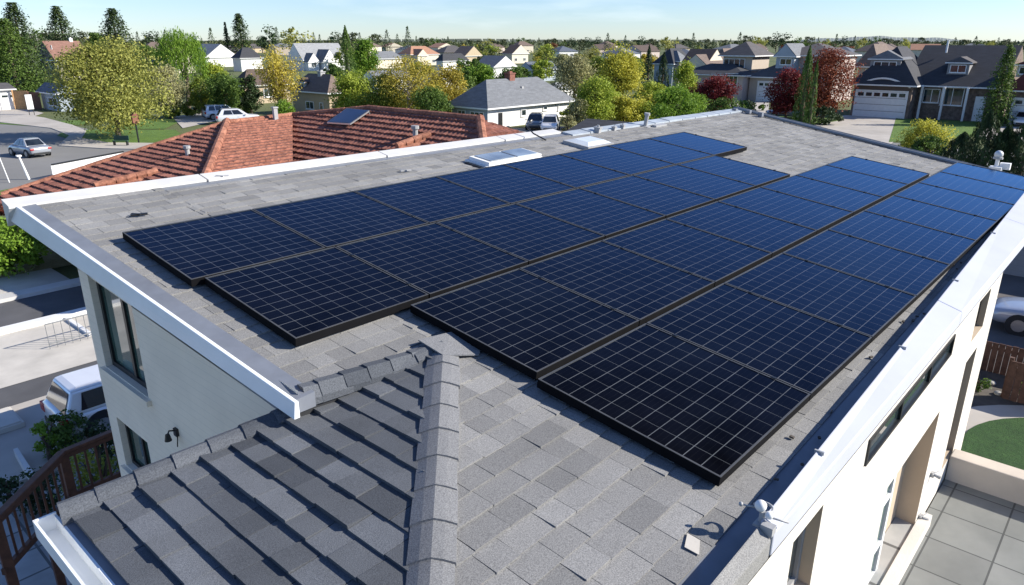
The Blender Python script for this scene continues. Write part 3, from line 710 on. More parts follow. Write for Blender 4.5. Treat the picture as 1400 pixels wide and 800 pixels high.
def add_window(root, face, pos, z, ww, hh, Lx, Ly, name='window', frame=TRIM, gl=GLASS, mull=1, off=0.0):
    """face 'x': the wall at x=0 (faces -x), pos = y;  face 'y': the wall at y=0, pos = x"""
    f = MB(); t = .09
    def bx(a,b,c,e,k0,k1,mb=f):
        if face=='x': mb.box(off-k1,off-k0,a,b,c,e)
        else: mb.box(a,b,off-k1,off-k0,c,e)
    bx(pos,pos+ww,z,z+t,.0,.09); bx(pos,pos+ww,z+hh-t,z+hh,.0,.09); bx(pos,pos+t,z+t,z+hh-t,0,.09); bx(pos+ww-t,pos+ww,z+t,z+hh-t,0,.09)
    for i in range(mull): q=pos+ww*(i+1)/(mull+1); bx(q-.04,q+.04,z+t,z+hh-t,.002,.08)
    bx(pos-.06,pos+ww+.06,z-.07,z-.002,.0,.14)
    o = obj(name, f, frame, root); g_ = MB(); bx(pos+.04,pos+ww-.04,z+.04,z+hh-.04,.01,.04,g_); obj('pane', g_, gl, o); return o
def add_garage(root, face, pos, ww, hh, off=0.0, col=None, lights=True):
    f = MB(); col = col or WHITEP
    def bx(a,b,c,e,k0,k1,mb=f):
        if face=='x': mb.box(off-k1,off-k0,a,b,c,e)
        else: mb.box(a,b,off-k1,off-k0,c,e)
    n_=4
    for i in range(n_): bx(pos,pos+ww,.03+hh*i/n_,hh*(i+1)/n_-.02,.0,.05)
    k=max(2,int(ww/.9))
    for i in range(n_-1):
        for j in range(k): bx(pos+ww*(j+.12)/k,pos+ww*(j+.88)/k,hh*(i+.2)/n_,hh*(i+.8)/n_,.052,.065)
    o = obj('garage_door', f, col, root); f2 = MB()
    bx(pos-.18,pos,0,hh+.16,0,.10,f2); bx(pos+ww,pos+ww+.18,0,hh+.16,0,.10,f2); bx(pos,pos+ww,hh,hh+.16,0,.10,f2); obj('door_trim', f2, TRIM, o)
    if lights:
        f3 = MB()
        for j in range(k): bx(pos+ww*(j+.14)/k,pos+ww*(j+.86)/k,hh*(n_-1+.25)/n_,hh*(n_-1+.8)/n_,.052,.07,f3)
        obj('pane', f3, GLASS, o)
    return o
def chimney(root, x, y, z, h=1.2, mat=BRICK, s=.7):
    m = MB(); m.box(x-s/2,x+s/2,y-s/2,y+s/2,z,z+h); m.box(x-s/2-.07,x+s/2+.07,y-s/2-.07,y+s/2+.07,z+h,z+h+.12); m.box(x-s/4,x+s/4,y-s/4,y+s/4,z+h+.12,z+h+.3); return obj('chimney', m, mat, root)
def dormer(root, face, pos, z, ww, hh, depth, off, wm, rm, rh=None, mull=1):
    """box dormer facing -x ('x') with gabled roof"""
    m = MB(); rh = rh or ww*.28
    if face == 'x':
        m.box(off,off+depth,pos,pos+ww,z,z+hh); wd = obj('dormer', m, wm, root)
        r = MB(); a=off-.25; b=off+depth+1.2; c=pos-.3; e=pos+ww+.3; md=(c+e)/2; y=z+hh
        A=[Vector((a,c,y)),Vector((a,e,y)),Vector((a+.35,md,y+rh)),Vector((b,c,y)),Vector((b,e,y)),Vector((b,md,y+rh))]
        dn=Vector((0,0,-.12))
        r.face([A[0],A[2],A[1]]); r.face([A[0],A[3],A[5],A[2]]); r.face([A[1],A[2],A[5],A[4]]); r.face([A[0]+dn,A[1]+dn,A[4]+dn,A[3]+dn]); r.face([A[0],A[1],A[1]+dn,A[0]+dn]); r.face([A[0],A[0]+dn,A[3]+dn,A[3]]); r.face([A[1],A[4],A[4]+dn,A[1]+dn])
        obj('dormer_roof', r, rm, wd)
        add_window(wd, 'x', pos+ww*.12, z+hh*.22, ww*.76, hh*.6, 0,0, mull=mull, off=off)
        t = MB(); t.box(off-.3,off-.252,pos-.32,pos+ww+.32,y-.14,y-.02); obj('dormer_trim', t, TRIM, wd)
    return wd
def house(name, label, cu, cv, Lx, Ly, ve, vr, kind='hip', wm='white', rm='grey', o=.45, wins='auto', rot=0.0, group=None, trim=True, cat='house'):
    """cu,cv: pixel of the near ground corner; Lx, Ly metres, or ('u', pixel) where that wall ends; ve, vr: pixel rows of eave and ridge"""
    C = at(cu, cv); ex = Vector((math.cos(rot), math.sin(rot), 0)); ey = Vector((-math.sin(rot), math.cos(rot), 0))
    if isinstance(Lx, tuple): Lx = solve(lambda l: pr(C+ex*l)[0]-Lx[1], .5, 60)
    if isinstance(Ly, tuple): Ly = solve(lambda l: pr(C+ey*l)[0]-Ly[1], .5, 60)
    h = solve(lambda z: pr(C+Vector((0,0,z)))[1]-ve, .5, 20)
    mid = C+ex*Lx/2+ey*Ly/2; H = solve(lambda z: pr(mid+Vector((0,0,z)))[1]-vr, .5, 30); rh = max(.8, H-h)
    r = thing(name, label, cat, C, rot, group)
    m = MB(); m.box(0,Lx,0,Ly,0,h); gable_mesh(m,0,Lx,0,Ly,h,rh,kind,o); obj('wall', m, WALLS[wm] if isinstance(wm,str) else wm, r)
    m, rd = roof_mesh(0,Lx,0,Ly,h+.005,rh,kind,o); ro = obj('roof', m, ROOFS[rm] if isinstance(rm,str) else rm, r)
    if trim:
        m = MB(); a,b,c,e=-o-.03,Lx+o+.03,-o-.03,Ly+o+.03
        m.box(a,b,c,c+.028,h-.06,h+.1); m.box(a,a+.028,c+.03,e,h-.06,h+.1); obj('eave_trim', m, TRIM, r)
    if wins == 'auto':
        st = 2 if h > 4.6 else 1
        for s_i in range(st):
            z = (.9 if h > 2.4 else .5)+s_i*(h/st); hh = min(1.3, h/st-1.2)
            if hh < .4: hh = .5
            for face, Ln in (('x',Ly),('y',Lx)):
                k = max(1, int(Ln/4.2))
                for i in range(k):
                    ww = min(1.7, Ln*.2); p = Ln*(i+.5)/k-ww/2+random.uniform(-.3,.3); add_window(r, face, p, z, ww, hh, Lx, Ly)
    r['_d'] = 0; del r['_d']
    return r, Lx, Ly, h, rh
def onx(u, v, x): d = ray(u, v); return CP+d*(x/d.x)
def ony(u, v, y): d = ray(u, v); return CP+d*(y/d.y)
def win_px(root, face, u0, v0, u1, v1, off=0., **k):
    """window from its rectangle in the photograph, on the wall plane of an axis-aligned house"""
    o = root.location
    if face == 'x': a = onx(u1, v1, o.x+off)-o; b = onx(u0, v0, o.x+off)-o; return add_window(root,'x',min(a.y,b.y),min(a.z,b.z),abs(b.y-a.y),abs(b.z-a.z),0,0,off=off,**k)
    a = ony(u0, v1, o.y+off)-o; b = ony(u1, v0, o.y+off)-o; return add_window(root,'y',min(a.x,b.x),min(a.z,b.z),abs(b.x-a.x),abs(b.z-a.z),0,0,off=off,**k)
def block(root, x0, x1, y0, y1, h, rh, kind, wm, rm, o=.35, nm='wing'):
    m = MB(); m.box(x0,x1,y0,y1,0,h); gable_mesh(m,x0,x1,y0,y1,h,rh,kind,o); wo = obj(nm+'_wall', m, WALLS[wm] if isinstance(wm,str) else wm, root)
    m, _ = roof_mesh(x0,x1,y0,y1,h+.005,rh,kind,o); obj(nm+'_roof', m, ROOFS[rm], root)
    m = MB(); a,b,c,e=x0-o-.03,x1+o+.03,y0-o-.03,y1+o+.03
    m.box(a,b,c,c+.028,h-.06,h+.1); m.box(a,a+.028,c+.03,e,h-.06,h+.1); obj('eave_trim', m, TRIM, root)
    return wo

# ------------------------------------------------------------------ red tiled neighbour
ZR = CAMH-4.3
A0 = at(310,169,ZR)
rt = thing('tiled_house', 'neighbouring house with red clay tile roof next to the street', 'house', (A0.x,A0.y,0))
Apt = at(3,268,CAMH-7.0); Bpt = at(60,305,CAMH-7.0)
nF = (Apt-A0).cross(Bpt-A0).normalized(); 
if nF.z < 0: nF = -nF
def hit(u, v, p, n_): d = ray(u, v); return CP+d*((p-CP).dot(n_)/d.dot(n_))
D1 = hit(281, 243, A0, nF)                      # point on the hip
hd = (D1-A0); Dlow = A0+hd*((CAMH-6.5-A0.z)/hd.z)
nM = Vector((-.45,0,1)).normalized(); Jn = at(400,158.5,ZR); LR = hit(503,149,Jn,nM); RR = hit(656,164,Jn,nM)    # main ridge ends
XM = LR.x; ZM = LR.z
pM = Jn; Rj = Jn; RR.x = XM; RR.z = ZM
def fan(name, pts, mat, e, wd, th, crown, back=.03, close=True, gap=.004):
    """tiled slope: polygon pts (eave edge first: pts[0]->pts[1])"""
    O = Vector(pts[0]); S = (Vector(pts[1])-O).normalized(); N = (Vector(pts[1])-O).cross(Vector(pts[2])-O).normalized()
    if N.z < 0: N = -N
    T = N.cross(S).normalized()
    if T.z < 0: T = -T
    poly = [((Vector(p)-O).dot(S), (Vector(p)-O).dot(T)) for p in pts]
    mb = MB(); q = [Vector(p) for p in pts]
    if (q[1]-q[0]).cross(q[2]-q[0]).z < 0: q = q[::-1]
    mb.prism([p-N*.22 for p in q], N*.2, .2)
    courses(mb, O, S, T, poly, e, wd, th, jt=.06, crown=crown, tj=.2, clump=.8)
    return obj(name, mb, mat, rt, True)
D2 = A0+hd*solve(lambda k: pr(A0+hd*k)[1]-335, .1, 6); AptX = A0+(Apt-A0)*1.05
fan('tile_slope', [Bpt, AptX, A0, D2], TILE, .46, .30, .085, .035)
Dlow = D2
# main slope facing the camera house
zE = CAMH-7.0
ML = lambda y, z: Vector((XM-(ZM-z)/.45, y, z))
HL = hit(661,198,Jn,nM); HLd = RR+(HL-RR)*((zE-RR.z)/(HL.z-RR.z))
fan('tile_slope', [ML(Jn.y+.6,zE), HLd, RR, LR, Jn], TILE, .46, .30, .085, .035)
# lit slope of the wing facing the sun side; sunlight put into its paler tile colour
nY = (Rj-A0).cross(Dlow-A0).normalized(); Vlow = hit(400,300,A0,nY)
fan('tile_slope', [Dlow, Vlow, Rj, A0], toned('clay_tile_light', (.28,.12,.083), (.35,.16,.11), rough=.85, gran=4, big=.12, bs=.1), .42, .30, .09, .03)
XB = XM+(ZM-zE)/.45
fan('tile_slope', [HLd, Vector((XB,HLd.y+.4,zE)), RR], TILE, .42, .30, .06, .03)
fan('tile_slope', [Vector((XB,LR.y+4,zE)), Vector((XB,HLd.y+.4,zE)), RR, LR], TILE, .5, .4, .06, .03)
XP = AptX+(Jn-A0)*1.0; XP.z = AptX.z; BB = Vector((XB,LR.y+4,zE))
for q in ([AptX, XP, Jn, A0], [XP, BB, Jn], [BB, LR, Jn]): fan('tile_slope', q, TILE, .5, .4, .03, .02)
def ridge_tiles(pts, r=.16):
    for a, b in zip(pts, pts[1:]):
        a = Vector(a); b = Vector(b); n_ = max(1, int((b-a).length/.42)); mb = MB()
        for i in range(n_):
            p = a.lerp(b, i/n_); q = a.lerp(b, (i+1)/n_+.02); k = random.uniform(.95,1.08); mb.tube([p+Vector((0,0,.0)), q+Vector((0,0,.03))], [r*k, r*k*.86], 8, random.random())
        obj('ridge_tiles', mb, TILECAP, rt, True)
up = Vector((0,0,.05))
ridge_tiles([Dlow+up, A0+up], .2); ridge_tiles([A0+up, Jn+up], .15); ridge_tiles([LR+up, RR+up], .17); ridge_tiles([RR+up, HLd+up], .22); ridge_tiles([Jn+up, LR+up], .15)
ridge_tiles([Apt+up, A0+up], .14)
# small cross hips
def small_hip(u0,v0,u1,v1,p,n_,wd,hh):
    a = hit(u0,v0,p,n_); b = hit(u1,v1,p,n_); N = n_ if n_.z > 0 else -n_
    d = (b-a).normalized(); s_ = d.cross(N).normalized()
    mb = MB(); tpa = a+N*hh; tpb = b+N*.08
    for sg in (1,-1):
        e0 = a+s_*wd*sg-d*.3; e1 = b+s_*.1*sg
        q = [tpa, tpb, e1, e0]; q = q if sg < 0 else q[::-1]
        mb.face(q, .5)
    mb.face([a+s_*wd-d*.3, tpa, a-s_*wd-d*.3], .4)
    obj('cross_hip', mb, TILECAP, rt, True); ridge_tiles([tpa+N*.05, tpb+N*.05], .16)
small_hip(136,268,215,238,A0,nF,.85,.42)
small_hip(548,212,588,187,pM,nM,.95,.45)
# walls below
m = MB()
m.prism([Vector((Dlow.x+.9,Dlow.y+1.5,0)), Vector((HLd.x+1,HLd.y+1.4,0)), Vector((XB-1,HLd.y+1.4,0)), Vector((XB-1,LR.y+3,0)), Vector((Apt.x+1.2,Apt.y+1.5,0))], (0,0,CAMH-7.0-.28))
obj('wall', m, WALLS['cream'], rt, True)
for (u,v,p,n_,k) in ((257,213,A0,nF,1),(568,188,pM,nM,1.2)):
    q = hit(u,v,p,n_); mb = MB(); mb.tube([q,q+Vector((0,0,.35*k))],.11*k,10); mb.tube([q+Vector((0,0,.35*k)),q+Vector((0,0,.48*k))],.17*k,10); obj('roof_vent', mb, GREYP, rt, True)
q = at(377,163,ZR); mb = MB(); mb.box(q.x-.12,q.x+.12,q.y-.1,q.y+.1,ZR-.2,ZR+.62); mb.box(q.x-.16,q.x+.16,q.y-.14,q.y+.14,ZR+.62,ZR+.70); obj('flue', mb, GREYP, rt, True)
# thermal collector on the tiled roof
tcn = thing('solar_collector', 'single blue solar collector tilted on the red tiled ridge', 'solar panel', (24, 35, 5))
c0 = Vector(tcn.location)
nU = nM*.25; q0 = hit(447,167,Jn+nU,nM)-c0; q1 = hit(479,169,Jn+nU,nM)-c0; q2 = hit(505,151,Jn+nU,nM)-c0; q3 = hit(474,148,Jn+nU,nM)-c0
tcn.location = q0+c0; sh_ = q0.copy()
P4 = [p-sh_ for p in (q0,q1,q2,q3)]
m = MB(); m.prism(P4, (0,0,-.08)); obj('frame', m, ALU, tcn)
m = MB(); cc = sum(P4, Vector())/4; m.prism([cc+(p-cc)*.94+Vector((0,0,.012)) for p in P4], (0,0,.004)); obj('glass', m, glassmat('blue_collector_glass', (.004,.014,.05), .45), tcn)
m = MB(); 
for p in P4[2:]: m.beam(p+Vector((0,0,-.1)), p+Vector((0,0,-.4)), .04, .04, up=(1,0,0))
obj('leg', m, ALU, tcn)

# ------------------------------------------------------------------ individual houses of the district
H_ = house
r,Lx,Ly,h,rh = H_('house','dark brown gabled house with faded red roof between conifers at left',83,112,('u',128),('u',60),83,56,'gx','brown','pinkbrown',wins=None)
win_px(r,'x',66,84,71,94); win_px(r,'x',74,84,80,94); win_px(r,'x',69,62,71.5,67,mull=0); win_px(r,'y',90,85,95,92); chimney(r, Lx*.8, Ly*.5, h+rh-.4, .9, WHITEP)
m = MB(); m.box(.3,Lx-.1,-.06,-.01,.2,h-.2); obj('lit_front', m, WALLS['cream'], r)  # cream sheet: sunlight on this front put into its colour
r,*_ = H_('garage','small white garage with dark roof at the left picture edge',-18,152,('u',22),6,124,115,'gx','white','taupe',wins=None, cat='garage'); add_garage(r,'y',2.0,3,2.1)
r,*_ = H_('shed','pale blue shed with slate roof beside the big olive tree',84,153,('u',104),('u',60),129,114,'gy','bluegrey','slateblue',wins=None, cat='shed'); win_px(r,'x',66,133,80,146)
r,*_ = H_('house','grey roofed house half hidden behind the big olive tree',214,108,('u',242),('u',196),90,71,'hip','grey','slateblue')
r,*_ = H_('house','white house with broad white gable beside the bright willow',283,92,('u',326),14,79,60,'gy','white','light',wins=None); win_px(r,'y',296,74,300,79); chimney(r,2,9,9,1,WHITEP)
r,*_ = H_('house','white walled house with dark hipped roof left of the golden tree',331,98,('u',360),('u',320),80,65,'hip','white','dark',wins=None)
r,*_ = H_('house','brown roofed bungalow with tan walls behind the parked white car',337,143,('u',398),('u',322),118,94,'hip','tan','brown')
r,Lx,Ly,h,rh = H_('house','large white house with several pointed front gables',416,97,('u',474),('u',396),83,59,'gx','white','light',wins=None)
for i,(a,b) in enumerate(((.02,.26),(.30,.62),(.66,.98))):
    k = block(r, Lx*a, Lx*b, -2.2-1.2*(i==1), 3.5, h*.82, rh*(.55+.2*(i==1)), 'gy', 'white', 'grey', .3, nm='gable')
    add_window(k,'y',Lx*(a+b)/2-.9,h*.35,1.8,1.4,0,0,off=-2.2-1.2*(i==1))
r,Lx,Ly,h,rh = H_('house','tan cottage with weathered brown hip roof and dormer behind tiled ridge',452,160,('u',482),('u',402),128,101,'hip','tan','midbrown',wins=None)
win_px(r,'x',418,138,430,150); win_px(r,'x',437,140,443,152,mull=0); dormer(r,'x',Ly*.62,h+.15,1.8,1.1,2,.1,WALLS['bluegrey'],ROOFS['brown']); chimney(r,Lx*.5,Ly*.45,h+rh-.5,.7,GREYP)
r,*_ = H_('house','cream house with low grey roof right of the tall dark poplar',515,94,('u',551),('u',503),81,70,'hip','cream','grey',wins=None)
r,Lx,Ly,h,rh = H_('house','house with peach orange roof gables near the horizon trees',562,90,('u',600),('u',545),75,63,'hip','cream','orange'); block(r,1,6,-3,3,h*.9,rh*.8,'gy','cream','orange')
r,*_ = H_('house','low house with dark slate roof right of the peach roofed house',606,100,('u',640),('u',597),84,73,'hip','white','dark')
r,*_ = H_('house','tan gabled house beyond the dark slate roofs',636,92,('u',658),('u',620),77,63,'gy','tan','midbrown')
r,*_ = H_('house','house with blue grey roof and big white gable wall',675,106,('u',704),('u',650),92,76,'gy','white','slateblue',wins=None); win_px(r,'y',686,96,690,101)
r,*_ = H_('house','cream house with steep brown gable in front of distant woods',700,87,('u',722),('u',688),74,61,'gy','cream','brown')
r,*_ = H_('house','small flat looking pale outbuilding among golden trees',596,124,('u',630),('u',585),108,97,'hip','white','slateblue',wins=None)
r,*_ = H_('house','small white walled house with grey roof behind golden trees',515,128,('u',560),('u',500),108,96,'gx','white','grey')
r,*_ = H_('house','low pale roofed bungalow behind the grey hip roofed house',760,134,('u',800),('u',745),121,112,'hip','white','light')
r,*_ = H_('house','blue grey house partly hidden behind dark tree tops',728,112,('u',760),('u',712),96,84,'gx','bluegrey','slateblue')
# the grey hip-roofed house
r,Lx,Ly,h,rh = H_('house','single storey white house with large light grey hip roof and brick chimney',667,177,('u',778),('u',618),149,107,'hip','white','grey',o=.6,wins=None)
m = MB(); m.box(-.03,-.005,.05,Ly-.02,.05,h-.1); obj('shaded_siding', m, WALLS['bluegrey'], r)  # blue-grey sheet: shade on this white wall put into the colour
win_px(r,'x',626,150,637,158); win_px(r,'x',643,152,662,160,mull=2); win_px(r,'y',712,149,719,159,mull=0); win_px(r,'y',742,145,748,151,mull=0)
win_px(r,'y',762,142,764,151,mull=0); m=MB(); pd=ony(684,176,r.location.y)-r.location; m.box(pd.x-.3,pd.x+.3,-.08,-.01,0,h*.75); obj('door', m, DARKM, r)
cq = chimney(r,Lx*.47,Ly*.52,h+rh-.5,1.0,BRICK,.9)
m = MB(); m.box(Lx*.5,Lx*.5+.35,Ly*.25,Ly*.25+.35,h+rh*.45,h+rh*.45+.7); obj('roof_vent', m, GREYP, r)
# near black roof just beyond our ridge
pa = at(812,163,4.2); pb = at(985,176,4.2)
r = thing('house','low building with plain black roof just beyond the grey roof ridge','house',(pa.x-4.5,pb.y,0))
block(r,0,9.0,0,pa.y-pb.y+.2,2.7,1.5,'gy','grey','dark',.4,'main')
# right side
r,Lx,Ly,h,rh = H_('house','house with dark navy roof and turret in the middle distance',918,118,('u',945),('u',893),88,66,'hip','bluegrey','dark'); block(r,1,5,-1,4,h*1.12,2.2,'hip','pink','grey')
r,Lx,Ly,h,rh = H_('house','brown roofed house with pale peach gable right of dark navy roofs',968,126,('u',1000),('u',930),95,74,'gx','cream','midbrown'); block(r,2,8,Ly*.3,Ly*.3+5,h+1.0,2.6,'gy','cream','brown')
r,*_ = H_('house','orange brown roofed house behind the beige two storey house',988,104,('u',1020),('u',975),78,66,'hip','tan','midbrown')
# beige two-storey
r,Lx,Ly,h,rh = H_('two_storey_house','beige two storey house with wide upstairs windows and grey hip roof',1023,136,('u',1046),('u',984),77,57,'hip','beige','taupe',o=.7,wins=None)
win_px(r,'x',990,80,1018,93,mull=3)
block(r,-4.5,3,-.8,Ly+5.5,3.9,1.7,'hip','pink','dark',.5,'porch'); block(r,-2.5,7,-8.2,-1.0,3.7,2.3,'hip','beige','taupe',.5,'garage')
win_px(r,'x',972,100,986,114,off=-4.5,mull=2); win_px(r,'x',992,100,1008,116,off=-4.5,mull=2); add_garage(r,'x',-7.2,4.6,3.0,off=-2.5)
r,Lx,Ly,h,rh = H_('two_storey_house','grey brown two storey house with small front gable behind the red maple',1133,141,('u',1162),('u',1058),77,59,'hip','pink','taupe',o=.6,wins=None)
win_px(r,'x',1104,81,1112,90); k=block(r,-2,4,Ly*.62,Ly*.95,h*.98,2.0,'gx','bluegrey','grey',.4,'gable'); win_px(r,'x',1067,80,1082,89,off=-2)
win_px(r,'x',1100,112,1120,124)
r,*_ = H_('house','brown hip roofed house left of the garage with dark roof',1192,132,('u',1215),('u',1168),92,60,'hip','beige','midbrown',o=.6)
# garage house
r,Lx,Ly,h,rh = H_('large_house','large house with dark roof, two dormers and white double garage door',1352,167,14,('u',1236),121,62,'gy',STONE,'dark',o=.7,wins=None)
C_ = r.location
gy0 = onx(1241,159,C_.x-3).y-C_.y; gy1 = onx(1162,157,C_.x-3).y-C_.y
block(r,-3.0,8.0,gy0,gy1,h+.05,4.6,'hip',STONE,'dark',.6,'garage')
gg0 = onx(1236,158,C_.x-3.0).y-C_.y; gg1 = onx(1166,158,C_.x-3.0).y-C_.y; gz_ = onx(1200,125,C_.x-3.0).z
add_garage(r,'x',gg0+.1,gg1-gg0-.2,gz_,off=-3.02)
# arched gable over the garage
m = MB(); n_=14; yy = np.linspace(gy0+.2,gy1-.2,n_); top_=[Vector((-3.12,y,gz_+.55+1.0*math.sin(math.pi*(y-gy0-.2)/(gy1-gy0-.4)))) for y in yy]
m.prism([Vector((-3.12,gy0+.2,gz_+.22)),*top_,Vector((-3.12,gy1-.2,gz_+.22))][::-1], (.09,0,0)); obj('garage_arch', m, WALLS['brown'], r)
m = MB()
for a,b in zip(top_,top_[1:]): m.beam(a+Vector((-.05,0,.06)),b+Vector((-.05,0,.06)),.16,.2,up=(0,0,1))
obj('arch_trim', m, TRIM, r)
def dormer_px(root,u0,v0,u1,v1,off,wm,rm,mull):
    o = root.location; a = onx(u1,v1,o.x+off)-o; b = onx(u0,v0,o.x+off)-o; return dormer(root,'x',a.y,a.z,b.y-a.y,b.z-a.z,3.2,off,wm,rm,mull=mull)
dormer_px(r,1191,80,1229,102,-1.6,WALLS['grey'],ROOFS['grey'],2); dormer_px(r,1297,85,1323,104,1.4,WALLS['grey'],ROOFS['taupe'],1)
win_px(r,'x',1264,121,1283,141); win_px(r,'x',1289,119,1315,145,mull=1)
for u in (1256,1286,1318):
    p = onx(u,150,C_.x-1.0)-C_; m = MB(); m.box(-1.15,-.9,p.y-.12,p.y+.12,0,h-.02); obj('porch_post', m, TRIM, r)
p = onx(1338,150,C_.x)-C_; m = MB(); m.box(-.1,-.02,p.y-.55,p.y+.55,0,2.9); obj('front_door', m, WHITEP, r)
chq = MB(); chq.tube([(5,Ly*.75,h+rh-.9),(5,Ly*.75,h+rh+.6)],.12,8); obj('vent_pipe', chq, WHITEP, r)
r,Lx,Ly,h,rh = H_('house','house with dark red roof and white garage at the right picture edge',1470,176,12,('u',1371),128,62,'hip',STONE,'red',o=.6,wins=None)
a = onx(1410,171,r.location.x).y-r.location.y; b = onx(1380,168,r.location.x).y-r.location.y; add_garage(r,'x',a-2.5,b-a+2.5,2.9); dormer_px(r,1392,88,1412,106,1.4,WALLS['cream'],ROOFS['red'],1)

# building seen under the roof overhang at right
r = thing('annexe', 'plain pale grey building behind the parked silver car', 'building', (35,-2,0))
m = MB(); m.box(0,9,-6,9,0,2.3); obj('wall', m, WALLS['grey'], r); m = MB(); m.box(-.2,9.2,-6.2,9.2,2.3,2.45); obj('roof', m, ROOFS['grey'], r)
m = MB(); m.box(-.06,-.01,1.0,4.2,0,2.1); obj('roller_door', m, WALLS['bluegrey'], r)

# ------------------------------------------------------------------ scattered houses and trees
occ = []      # (u0,u1,depth) already used in the picture
for o in list(COL.objects):
    if o.get('category') in ('house','garage','shed') and o is not house_ and o is not rt:
        u,v,d = pr(o.location); occ.append((u-60*100/max(d,60), u+75*100/max(d,60), d))
def blocked(u, d, wpx=8): return any(a-wpx < u < b+wpx and d < dd+12 for a,b,dd in occ)
protos = []
for i,(kind,wm,rm) in enumerate((('hip','cream','midbrown'),('gx','pink','brown'),('hip','beige','grey'),('hip','tan','taupe'),('gy','cream','orange'),('gx','beige','dark'),('hip','white','slateblue'))):
    protos.append((kind,wm,rm))
DH = {'hip':'hipped','gx':'long gabled','gy':'front gabled'}
cn = {'brown':'deep brown','midbrown':'brown','grey':'grey','light':'pale grey','taupe':'taupe','orange':'orange','dark':'dark','slateblue':'slate blue'}
hp = {}
for k in range(95):
    dd = random.choice([random.uniform(180,330), random.uniform(330,560), random.uniform(330,560)]); u = random.uniform(190,1230) if k < 50 else random.uniform(860,1390)
    if blocked(u, dd, 20) or any(abs(u-a) < 16 and abs(dd-b) < 40 for a,b in hp.get('pos', [])): continue
    hp.setdefault('pos', []).append((u,dd))
    v = 56+9.2*980/dd; C = at(u, v); key = random.randrange(7); kind,wm,rm = protos[key]
    if key not in hp:
        r = thing('distant_house', '', 'house', C, 0, f'far {DH[kind]} houses with {cn[rm]} roofs'); 
        X,Y,hh,rr = random.uniform(11,16),random.uniform(10,14),random.uniform(3.2,5.6),random.uniform(2.2,3.6)
        m = MB(); m.box(0,X,0,Y,0,hh); gable_mesh(m,0,X,0,Y,hh,rr,kind,.4); obj('wall', m, WALLS[wm], r)
        m,_ = roof_mesh(0,X,0,Y,hh+.005,rr,kind,.4); obj('roof', m, ROOFS[rm], r)
        add_window(r,'y',X*.2,1,1.6,1.3,0,0); add_window(r,'y',X*.6,1,1.6,1.3,0,0); add_window(r,'x',Y*.4,1,1.6,1.3,0,0)
        hp[key] = r
    else: r = copy_tree(hp[key]); r.location = C
    r.rotation_euler.z = random.uniform(-.35,.35); r['label'] = f'distant {DH[kind]} {wm} house with {cn[rm]} roof among far trees'
    occ.append((u-3, u+14*980/dd, dd))

LM = {
 'olive': leafmat('leaf_olive', (.19,.19,.035), (.46,.44,.12)), 'green': leafmat('leaf_green', (.045,.085,.015), (.16,.24,.045)),
 'bright': leafmat('leaf_bright', (.09,.17,.015), (.24,.36,.04)), 'lime': leafmat('leaf_lime', (.18,.24,.025), (.46,.50,.07)),
 'gold': leafmat('leaf_gold', (.26,.21,.03), (.58,.47,.08)), 'yellow': leafmat('leaf_yellow', (.28,.27,.03), (.60,.55,.08)),
 'dark': leafmat('leaf_dark', (.014,.028,.010), (.05,.085,.025), .1), 'conifer': leafmat('leaf_conifer', (.016,.036,.014), (.085,.12,.035), .12),
 'cypress': leafmat('leaf_cypress', (.03,.07,.012), (.10,.17,.03), .1), 'red': leafmat('leaf_red', (.09,.012,.014), (.27,.035,.035)),
 'maple': leafmat('leaf_maple', (.10,.022,.014), (.29,.085,.035)), 'pale': leafmat('leaf_pale', (.20,.19,.09), (.42,.40,.19)), 'far': leafmat('leaf_far', (.03,.045,.018), (.12,.13,.05), .1),
 'grnyel': leafmat('leaf_green_yellow', (.10,.15,.02), (.36,.37,.06))}
